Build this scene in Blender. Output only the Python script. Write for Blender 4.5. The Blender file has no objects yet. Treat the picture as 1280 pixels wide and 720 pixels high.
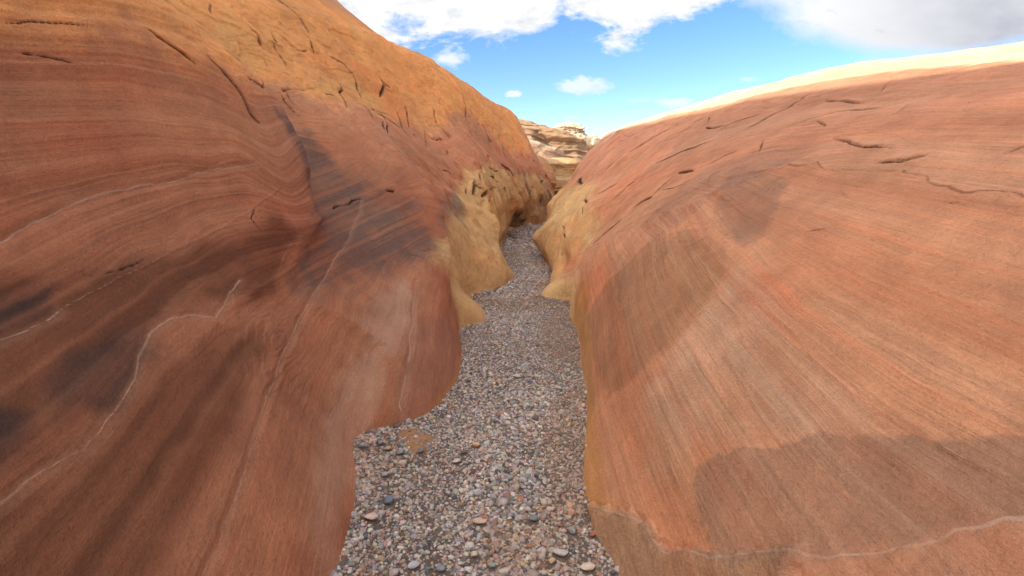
import bpy
import math, random
import numpy as np

# ------------------------------------------------------------------ camera (metres; x right, y up the canyon, z up)
CAM_Z = 1.6
PITCH = math.radians(11.9)
FOCAL = 640.0                      # pixels of a 1280 px wide frame

# ------------------------------------------------------------------ spline surfaces
def catmull(P, t):
    """P (n, ...) control values, t (m,) in 0..n-1 -> (m, ...)"""
    n = P.shape[0]
    i = np.clip(np.floor(t).astype(int), 0, n - 2)
    f = (t - i).reshape((-1,) + (1,) * (P.ndim - 1))
    p0 = P[np.clip(i - 1, 0, n - 1)]; p1 = P[i]; p2 = P[i + 1]; p3 = P[np.clip(i + 2, 0, n - 1)]
    f2, f3 = f * f, f * f * f
    return 0.5 * ((2 * p1) + (-p0 + p2) * f + (2 * p0 - 5 * p1 + 4 * p2 - p3) * f2 + (-p0 + 3 * p1 - 3 * p2 + p3) * f3)

def params(counts):
    t = [np.linspace(i, i + 1, c, endpoint=False) for i, c in enumerate(counts)]
    return np.concatenate(t + [np.array([float(len(counts))])])

def surface(net, tu, tv):
    a = catmull(net, tu)                       # (Nu, K, 3)
    b = catmull(np.swapaxes(a, 0, 1), tv)      # (Nv, Nu, 3)
    return np.swapaxes(b, 0, 1)                # (Nu, Nv, 3)

def grid_normals(P, flip=False):
    du = np.gradient(P, axis=0); dv = np.gradient(P, axis=1)
    n = np.cross(du, dv)
    n /= np.maximum(np.linalg.norm(n, axis=2, keepdims=True), 1e-9)
    return -n if flip else n

# ------------------------------------------------------------------ left canyon wall
ZL = [-.35, 0, .45, .95, 1.45, 1.95, 2.5, 3.1, 3.65, 4.0, 4.2]
LEFT = [  # y, then x at each height of ZL from 0 up
 (-9,   -.8, -1.0, -1.3, -1.6, -1.8, -2.0, -2.5, -3.2, -4.0, -5),
 (-4,   -.8, -1.0, -1.3, -1.6, -1.8, -2.0, -2.5, -3.2, -4.0, -5),
 (-1.5, -.8, -1.0, -1.3, -1.6, -1.8, -2.0, -2.5, -3.2, -4.0, -5),
 (0,    -.72, -.95, -1.3, -1.65, -1.9, -2.1, -2.6, -3.3, -4.1, -5),
 (.8,   -.70, -.95, -1.3, -1.7, -1.95, -2.15, -2.65, -3.3, -4.1, -5),
 (1.4,  -.70, -.98, -1.35, -1.75, -1.95, -2.12, -2.62, -3.3, -4.1, -5),
 (2.0,  -.71, -1.0, -1.38, -1.75, -1.93, -2.1, -2.6, -3.3, -4.1, -5),
 (2.45, -.80, -1.08, -1.4, -1.74, -1.9, -2.07, -2.6, -3.3, -4.1, -5),
 (2.8,  -.92, -1.15, -1.42, -1.72, -1.88, -2.05, -2.6, -3.3, -4.1, -5),
 (3.05, -.86, -1.13, -1.42, -1.7, -1.86, -2.05, -2.6, -3.3, -4.1, -5),
 (3.3,  -.60, -1.02, -1.4, -1.68, -1.85, -2.05, -2.6, -3.3, -4.1, -5),
 (3.75, -.49, -.9, -1.35, -1.68, -1.85, -2.1, -2.7, -3.4, -4.2, -5),
 (4.3,  -.49, -.75, -1.25, -1.75, -1.95, -2.25, -2.85, -3.5, -4.2, -5),
 (4.8,  -.50, -.68, -1.1, -1.75, -2.15, -2.5, -3.0, -3.6, -4.2, -5),
 (5.3,  -.58, -.68, -1.0, -1.6, -2.15, -2.6, -3.05, -3.6, -4.2, -5),
 (6.0,  -.75, -.75, -.95, -1.3, -1.8, -2.35, -2.9, -3.5, -4.1, -4.9),
 (6.8,  -.6, -.68, -.9, -1.15, -1.5, -2.05, -2.7, -3.3, -3.8, -4.5),
 (7.6,  -.25, -.5, -.85, -1.2, -1.5, -1.95, -2.5, -3.0, -3.5, -4.2),
 (8.2,  -.08, -.4, -.8, -1.15, -1.5, -1.9, -2.35, -2.8, -3.2, -3.9),
 (9.0,  -.3, -.45, -.7, -1.0, -1.35, -1.75, -2.15, -2.55, -2.9, -3.5),
 (10.5, -.35, -.4, -.55, -.75, -1.0, -1.4, -1.8, -2.1, -2.4, -2.9),
 (12.5, -.1, -.2, -.35, -.5, -.7, -.95, -1.25, -1.5, -1.8, -2.3),
 (14.5, -.05, -.1, -.15, -.25, -.4, -.6, -.8, -1.0, -1.25, -1.7),
 (16,   .05, .05, 0, -.05, -.15, -.3, -.5, -.7, -.95, -1.5),
 (18,   .6, .65, .6, .5, .35, .1, -.15, -.4, -.7, -1.2),
 (20,   1.5, 1.45, 1.35, 1.2, 1.0, .7, .4, .1, -.2, -.9),
 (21.3, 1.75, 1.7, 1.6, 1.45, 1.2, .95, .6, .25, -.1, -.9),
 (22.5, 1.3, 1.3, 1.2, 1.0, .8, .5, .2, -.2, -.6, -1.3),
 (24,   .2, .2, .1, 0, -.2, -.5, -.8, -1.2, -1.6, -2.2),
 (27,   -1.5, -1.6, -1.7, -1.8, -2, -2.3, -2.6, -3, -3.4, -4),
 (35,   -6, -6.1, -6.2, -6.3, -6.5, -6.7, -7, -7.2, -7.5, -8),
]
UL = [6, 6, 14, 60, 95, 95, 80, 65, 50, 50, 70, 75, 60, 50, 60, 50, 50, 45, 45, 60, 60, 60, 45, 45, 45, 30, 16, 10, 6, 8]
VL = [12, 90, 100, 95, 90, 85, 70, 60, 45, 30, 24, 20, 10, 6, 4]

CLY = [-9, 5, 9, 12, 16, 20, 24, 28]
CLK = [1, 1.0, 1.045, 1.055, 1.03, 1.05, 1.05, 1]
CRY = [-9, 0, 4, 7, 9, 14, 20, 31]
CRK = [.915, .92, .955, 1.03, 1.045, 1.06, 1.05, 1]

def unseen_ridge(y):  # out-of-view land behind the crest, heights shaped to shade rim and far rocks
    return float(np.interp(y, [-9, -4, -2, 3, 7, 10, 16, 22, 28, 36], [9.4, 9.55, 9.65, 9.7, 9.95, 9.8, 9.4, 9.2, 8.6, 8.4]))

def left_net():
    net = []
    for row in LEFT:
        y, xs = row[0], row[1:]
        k = float(np.interp(y, CLY, CLK))
        pts = [(xs[0] + .12, y, ZL[0])]
        pts += [(x, y, z * (1 + (k - 1) * min(1, max(0, z) / 4.0))) for x, z in zip(xs, ZL[1:])]
        zc = pts[-1][2]
        zr = unseen_ridge(y)
        pts += [(xs[-1] - 1.4, y, zc + .12 * (zr - zc)), (-9.5, y, zr), (-16, y, zr - .5), (-34, y, 2.2), (-60, y, -1.2)]
        net.append(pts)
    return np.array(net, float)

# ------------------------------------------------------------------ right canyon wall
ZR = [-.35, 0, .4, .8, 1.2, 1.6, 2.0, 2.35, 2.65, 2.85, 3.0]
RIGHT = [
 (-9,  .6, .85, 1.2, 1.7, 2.3, 3.0, 3.8, 4.6, 5.4, 6.5),
 (-4,  .6, .85, 1.2, 1.7, 2.3, 3.0, 3.8, 4.6, 5.4, 6.5),
 (-1.5,.58, .82, 1.17, 1.65, 2.2, 2.9, 3.7, 4.5, 5.4, 6.5),
 (0,   .55, .8, 1.12, 1.55, 2.1, 2.8, 3.6, 4.5, 5.4, 6.5),
 (.8,  .53, .76, 1.08, 1.5, 2.0, 2.7, 3.5, 4.4, 5.3, 6.4),
 (1.4, .52, .75, 1.05, 1.45, 1.95, 2.65, 3.4, 4.3, 5.2, 6.4),
 (1.85,.50, .72, 1.0, 1.4, 1.9, 2.6, 3.4, 4.3, 5.2, 6.4),
 (2.35,.41, .62, .92, 1.3, 1.8, 2.5, 3.3, 4.2, 5.1, 6.3),
 (2.9, .47, .65, .9, 1.25, 1.73, 2.35, 3.1, 4.0, 5.0, 6.3),
 (3.55,.55, .68, .9, 1.22, 1.67, 2.25, 2.95, 3.85, 4.9, 6.2),
 (4.5, .66, .75, .95, 1.25, 1.62, 2.15, 2.8, 3.6, 4.6, 6.0),
 (5.3, .74, .8, .97, 1.27, 1.63, 2.1, 2.72, 3.5, 4.35, 5.7),
 (6.0, .80, .87, 1.03, 1.3, 1.67, 2.1, 2.65, 3.3, 4.1, 5.4),
 (6.5, .85, .9, 1.07, 1.33, 1.7, 2.12, 2.6, 3.2, 3.95, 5.1),
 (6.9, .47, .85, 1.1, 1.37, 1.73, 2.15, 2.6, 3.17, 3.85, 4.9),
 (7.4, .52, .8, 1.07, 1.36, 1.72, 2.13, 2.6, 3.13, 3.75, 4.8),
 (8.2, .67, .75, .97, 1.3, 1.7, 2.1, 2.58, 3.07, 3.65, 4.7),
 (9.5, .74, .74, .92, 1.22, 1.6, 2.0, 2.48, 2.95, 3.5, 4.5),
 (10.8,.69, .80, .95, 1.22, 1.58, 1.98, 2.42, 2.88, 3.4, 4.3),
 (12,  .95, .92, 1.02, 1.28, 1.6, 1.98, 2.38, 2.8, 3.25, 4.1),
 (14,  1.1, 1.1, 1.2, 1.4, 1.7, 2.0, 2.35, 2.7, 3.05, 3.9),
 (16,  1.2, 1.25, 1.35, 1.55, 1.8, 2.05, 2.35, 2.7, 3.0, 3.9),
 (18,  1.9, 1.95, 2.0, 2.15, 2.35, 2.55, 2.8, 3.05, 3.4, 4.3),
 (21,  3.2, 3.2, 3.3, 3.5, 3.7, 3.9, 4.2, 4.5, 4.9, 5.7),
 (25,  5.8, 5.8, 5.9, 6.1, 6.3, 6.5, 6.8, 7.1, 7.5, 8.2),
 (31,  10, 10, 10.1, 10.3, 10.5, 10.7, 11, 11.3, 11.7, 12.5),
]
UR = [6, 6, 14, 50, 75, 70, 80, 80, 80, 90, 60, 50, 45, 40, 35, 50, 60, 50, 45, 50, 45, 36, 24, 12, 8]
VR = [12, 75, 80, 80, 80, 80, 80, 75, 65, 50, 40, 24, 8, 4]

def right_net():
    net = []
    for row in RIGHT:
        y, xs = row[0], row[1:]
        k = float(np.interp(y, CRY, CRK))
        pts = [(xs[0] - .12, y, ZR[0])]
        for x, z in zip(xs, ZR[1:]):
            pts.append((x, y, z * (1 + (k - 1) * min(1, max(0, z) / 3.0))))
        zc = pts[-1][2]
        pts += [(xs[-1] + 3, y, zc + .1), (20, y, zc - .8), (40, y, 1.0), (60, y, -1.2)]
        net.append(pts)
    return np.array(net, float)

# ------------------------------------------------------------------ rounded lobes and folds of the walls
# each: heights z, place y along the canyon at each height, bulge (m) at each height, width before and after the edge
FOLDS = {
 'l': [
  ([.7, .95, 1.15, 1.3, 1.7, 2.1, 2.45, 2.75, 3.1], [2.3, 2.8, 3.45, 3.85, 4.2, 4.4, 4.2, 3.7, 3.0], [0, .03, .08, .15, .23, .22, .15, .05, 0], 1.1, .40),
  ([.35, .6, .85, 1.26, 1.75, 2.3, 2.8], [5.1, 5.3, 5.7, 6.1, 6.2, 6.1, 5.8], [.0, .10, .22, .32, .30, .16, 0], .65, .15),
  ([-.3, .0, .5, 1.0, 1.6, 2.2, 3.0, 3.8], [8.2, 8.25, 8.7, 9.4, 10.1, 10.7, 11, 11], [0, .05, .2, .24, .26, .24, .14, 0], .7, .11),
  ([-.3, 0, .35, .55, .75, 1.2, 1.9, 2.8], [14.4, 14.5, 14.7, 14.8, 14.8, 14.2, 13.2, 12], [-.2, -.2, -.1, .22, .34, .28, .18, 0], 1.0, .16),
  ([-.3, 0, .3, .6, 1.2, 1.8, 2.4], [16.5, 16.5, 16.5, 16.5, 16.2, 15.8, 15.5], [.1, .1, .1, .15, .2, .2, 0], .8, .25),
  ([-.1, 0, .25, .45, .73, .9], [3.25, 3.28, 3.42, 3.5, 3.35, 3.2], [.0, .03, .07, .08, .06, 0], .07, .5),
 ],
 'r': [
  ([-.3, 0, .3, .5, .8, 1.1], [5.9, 5.95, 6.1, 6.25, 6.5, 6.8], [.06, .09, .12, .12, .08, 0], .8, .14),
  ([-.3, 0, .2, .4, .6, .9], [10.8, 10.8, 10.75, 10.9, 10.7, 10.5], [0, .02, .14, .30, .18, 0], .7, .12),
  ([.3, .6, .9, 1.3, 1.6], [13.5, 13.7, 14, 14.5, 15], [0, .12, .18, .12, 0], .8, .3),
 ]}
# local knobs: (y, z, half width y, half width z, bulge)
KNOBS = {
 'l': [(5.95, -.05, .42, .30, .42), (8.3, .0, .6, .35, .10), (4.1, .1, .5, .5, .04), (6.9, 1.0, .5, .5, .08), (17.5, .2, .7, .35, -.25), (10.4, .05, 1.1, .22, -.16), (12.6, .1, .9, .25, -.14), (9.0, .75, .3, .7, .10), (15.6, .25, .8, .35, -.25),
       (9.9, 1.05, .22, .25, -.16), (9.3, 1.25, .15, .3, -.10)],
 'r': [(7.05, -.02, .42, .34, .04), (7.6, .35, .5, .18, -.10), (11.0, .12, .35, .14, -.16), (9.3, .7, .8, .3, .06)],
}

def folds(P, side):
    sgn = 1.0 if side == 'l' else -1.0
    P = P.copy()
    Y, Z = P[..., 1].copy(), P[..., 2].copy()
    dx = np.zeros_like(Y)
    for zs, ys, am, w1, w2 in FOLDS[side]:
        yc = np.interp(Z, zs, ys); a = np.interp(Z, zs, am, left=am[0] if zs[0] < 0 else 0, right=0)
        s = Y - yc
        prof = np.where(s < 0, np.exp(-(np.abs(s) / w1) ** 1.6), np.exp(-(np.abs(s) / w2) ** 2))
        dx += a * prof
    for y, z, wy, wz, a in KNOBS[side]:
        dx += a * np.exp(-(np.abs((Y - y) / wy) ** 2.6) - np.abs((Z - z) / wz) ** 2.6)
    P[..., 0] += sgn * dx
    return P

# outlines of stains, colour zones, painted shade and sunlight, veins, cracks and bedding on the rock, in wall coordinates (station, height step)
ZONES = [
 ('l', 'orange', 0.211, [(5.99, 5.41),(5.99, 5.4),(6.29, 5.47),(6.66, 5.54),(7.15, 5.62),(7.65, 5.67),(8.4, 5.74),(9.64, 5.58),(10.94, 5.67),(14.68, 6.14),(15.44, 6.07),(16.6, 6.14),(18.64, 5.98),(19.63, 5.94),(21.25, 7.13),(22.13, 6.69),(23.58, 5.91),(25.0, 6.04),(25.73, 7.47),(25.17, 8.93),(23.02, 9.0),(21.55, 9.23),(20.62, 9.27),(21.97, 11.15),(21.02, 11.15),(20.4, 11.15),(19.88, 11.15),(19.18, 11.05),(18.38, 10.96),(14.7, 8.44),(9.82, 6.61),(7.92, 6.31),(7.15, 6.14),(6.64, 6.0),(6.33, 5.91),(6.22, 5.87),(6.09, 5.64)]),
 ('l', 'tan', 0.151, [(14.4, 3.02),(16.5, 3.24),(18.87, 3.92),(19.52, 4.44),(20.7, 4.91),(21.35, 4.81),(23.67, 4.6),(24.73, 4.73),(25.5, 3.31),(25.27, 1.16),(23.13, 0.83),(17.47, 1.1),(14.83, 0.75),(14.48, 0.5),(13.44, 1.0),(14.17, 1.24),(14.02, 2.03),(13.7, 2.56)]),
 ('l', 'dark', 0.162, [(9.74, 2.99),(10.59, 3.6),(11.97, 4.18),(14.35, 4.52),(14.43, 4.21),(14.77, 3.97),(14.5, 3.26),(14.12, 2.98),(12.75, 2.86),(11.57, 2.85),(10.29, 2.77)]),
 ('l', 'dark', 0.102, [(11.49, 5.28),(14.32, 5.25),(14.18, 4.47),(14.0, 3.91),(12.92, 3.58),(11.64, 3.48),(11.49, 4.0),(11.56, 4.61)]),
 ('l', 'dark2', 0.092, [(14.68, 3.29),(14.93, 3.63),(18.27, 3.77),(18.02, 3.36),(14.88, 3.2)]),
 ('l', 'dark2', 0.147, [(24.4, 3.14),(24.96, 3.23),(25.37, 2.42),(25.07, 1.52),(24.47, 1.82),(24.27, 2.56)]),
 ('l', 'black', 0.114, [(21.72, 2.73),(22.18, 2.59),(24.0, 1.61),(23.93, 1.0),(23.2, 1.31),(21.58, 2.27)]),  # alcove under the ledge, its shade painted black
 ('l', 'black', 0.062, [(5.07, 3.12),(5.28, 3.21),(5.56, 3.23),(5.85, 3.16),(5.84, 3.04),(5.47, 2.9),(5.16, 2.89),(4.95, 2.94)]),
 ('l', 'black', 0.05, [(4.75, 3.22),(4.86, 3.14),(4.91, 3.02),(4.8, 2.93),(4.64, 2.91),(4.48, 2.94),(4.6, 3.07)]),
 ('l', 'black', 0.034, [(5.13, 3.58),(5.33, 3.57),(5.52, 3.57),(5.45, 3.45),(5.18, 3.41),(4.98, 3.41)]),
 ('l', 'deep_shade', 0.078, [(5.23, 3.8),(5.33, 3.77),(5.45, 3.72),(5.6, 3.66),(5.82, 3.66),(6.1, 3.65),(6.46, 3.65),(7.08, 3.65),(7.95, 3.66),(10.21, 3.84),(10.29, 3.52),(8.5, 3.06),(6.95, 3.12),(6.22, 3.19),(5.68, 3.11),(5.44, 2.97),(5.23, 2.86),(4.98, 2.82),(4.76, 2.8),(4.59, 2.81),(4.44, 2.82),(4.34, 2.81),(4.42, 2.91),(4.51, 3.01),(4.61, 3.12),(4.73, 3.23),(4.84, 3.35),(4.97, 3.48),(5.11, 3.64)]),  # lower left stone darkened, canyon shade painted over its varnish
 ('l', 'deep_shade', 0.091, [(4.36, 2.83),(4.44, 2.82),(4.56, 2.78),(4.69, 2.74),(4.87, 2.77),(5.06, 2.8),(5.27, 2.84),(5.51, 2.88),(5.92, 2.88),(6.58, 2.89),(7.34, 2.7),(6.54, 2.51),(5.97, 2.38),(5.62, 2.31),(5.36, 2.24),(5.14, 2.18),(4.94, 2.14),(4.76, 2.09),(4.59, 2.06),(4.48, 2.16),(4.39, 2.26),(4.31, 2.34),(4.24, 2.42),(4.18, 2.5),(4.14, 2.55),(4.19, 2.62),(4.27, 2.73)]),  # same painted shade, carried on down the wall
 ('l', 'pale', 0.08, [(5.34, 1.12),(5.52, 1.34),(5.73, 1.57),(6.09, 1.64),(6.69, 1.68),(8.52, 1.63),(9.58, 1.93),(10.27, 1.96),(9.82, 1.59),(9.08, 1.26),(8.16, 1.01),(6.79, 1.23),(6.15, 1.28),(5.87, 1.16),(5.67, 1.02),(5.48, 0.92)]),
 ('l', 'pale', 0.086, [(10.43, 2.38),(11.41, 2.56),(12.3, 2.57),(12.03, 2.27),(11.07, 1.94),(10.41, 1.9),(10.3, 2.06)]),
 ('l', 'darkred', 0.12, [(10.86, 2.01),(11.64, 2.03),(12.72, 1.7),(12.8, 1.14),(10.93, 1.14),(9.7, 0.92),(9.38, 0.92),(9.98, 1.54)]),  # darker red of the lower lobe
 ('l', 'ochre', 0.045, [(9.34, 0.83),(9.94, 1.01),(10.34, 1.13),(12.48, 1.08),(11.67, 0.92),(10.19, 0.92),(9.52, 0.58)]),
 ('r', 'cream', 0.046, [(20.16, 7.36),(20.13, 8.48),(18.98, 8.23),(16.3, 7.8),(13.68, 7.72),(13.28, 7.91),(11.88, 7.88),(11.26, 7.92),(10.6, 7.8),(10.03, 7.68),(9.66, 7.57),(9.22, 7.4),(8.79, 7.25),(8.45, 7.16),(8.59, 7.28),(9.89, 8.78),(9.86, 8.74),(9.94, 8.8),(10.12, 8.74),(11.3, 9.48),(11.74, 9.5),(12.58, 9.66),(13.47, 9.7),(14.11, 9.52),(14.91, 9.32),(15.3, 8.89),(16.48, 8.89),(18.53, 9.5),(19.56, 9.46),(20.38, 8.91)]),  # cream stone, edged on the shadow line: sunlight painted into the rim
 ('r', 'tan', 0.193, [(20.27, 4.25),(19.3, 4.79),(17.24, 4.62),(15.78, 3.85),(13.38, 3.3),(13.0, 2.95),(15.34, 1.96),(14.26, 1.73),(11.64, 1.96),(10.68, 1.51),(10.82, 1.0),(13.38, 0.5),(14.43, 0.92),(17.74, 1.28),(19.96, 3.04)]),
 ('r', 'ochre', 0.06, [(11.64, 1.96),(11.3, 2.42),(10.1, 1.83),(9.17, 1.51),(8.11, 1.4),(7.09, 1.43),(6.6, 1.19),(6.84, 0.83),(7.53, 0.75),(8.76, 0.25),(9.47, 0.25),(10.3, 0.33),(11.24, 0.75)]),
 ('r', 'stain', 0.011, [(6.03, 1.97),(6.11, 2.15),(6.01, 2.4),(5.67, 2.61),(5.41, 2.85),(5.23, 2.98),(5.07, 3.09),(4.87, 3.27),(4.72, 3.35),(4.63, 3.39),(4.61, 3.5),(4.53, 3.59),(4.51, 3.62),(4.52, 3.64),(4.39, 3.45),(4.28, 3.3),(4.27, 3.29),(4.27, 3.26),(4.32, 3.19),(4.37, 3.1),(4.43, 3.0),(4.48, 2.84),(4.61, 2.59),(4.8, 2.3),(5.07, 1.96),(5.27, 1.88),(5.7, 1.85)]),
 ('r', 'stain2', 0.047, [(9.36, 4.72),(9.59, 5.14),(9.34, 5.28),(8.85, 5.15),(8.24, 4.76),(7.89, 4.39),(8.0, 4.21),(8.5, 4.26)]),
 ('r', 'stain3', 0.045, [(10.25, 1.75),(10.2, 2.74),(9.78, 3.8),(9.06, 4.17),(8.24, 4.01),(7.76, 3.76),(7.64, 3.29),(7.55, 2.8),(7.64, 2.25),(8.01, 1.73),(8.94, 1.53)]),
 ('r', 'stain4', 0.076, [(10.65, 3.98),(10.42, 4.86),(10.12, 5.41),(9.66, 5.72),(9.23, 5.79),(8.96, 5.59),(9.14, 5.25),(9.4, 4.95),(9.5, 4.38),(9.68, 3.84)]),
 ('r', 'base', 0.018, [(6.85, 1.0),(6.49, 1.25),(6.24, 1.4),(6.04, 1.48),(5.83, 1.48),(5.63, 1.52),(5.5, 1.68),(5.21, 1.84),(5.06, 1.96),(4.8, 2.3),(4.6, 2.11),(4.73, 1.92),(4.89, 1.71),(5.1, 1.44),(5.39, 1.12),(5.8, 0.67),(6.14, 0.67),(6.46, 0.83)]),
 ('r', 'redbase', 0.054, [(4.8, 2.3),(4.61, 2.59),(4.47, 2.83),(4.43, 3.0),(4.37, 3.1),(4.32, 3.19),(4.27, 3.26),(4.27, 3.29),(4.28, 3.3),(4.2, 3.19),(4.13, 3.09),(4.08, 2.99),(4.07, 2.96),(4.07, 2.95),(4.12, 2.88),(4.17, 2.79),(4.23, 2.69),(4.28, 2.59),(4.36, 2.48),(4.44, 2.34),(4.55, 2.19),(4.65, 2.02),(4.68, 2.12)]),
 ('r', 'pale', 0.087, [(7.29, 2.2),(7.34, 2.56),(7.41, 2.92),(7.51, 3.39),(7.66, 3.85),(6.86, 3.66),(6.35, 3.49),(5.89, 3.34),(5.47, 3.23),(5.11, 3.12),(5.27, 3.01),(5.46, 2.88),(5.67, 2.71),(5.94, 2.51),(6.22, 2.27),(6.1, 1.8),(6.51, 1.67),(6.83, 1.95)]),
]
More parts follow.
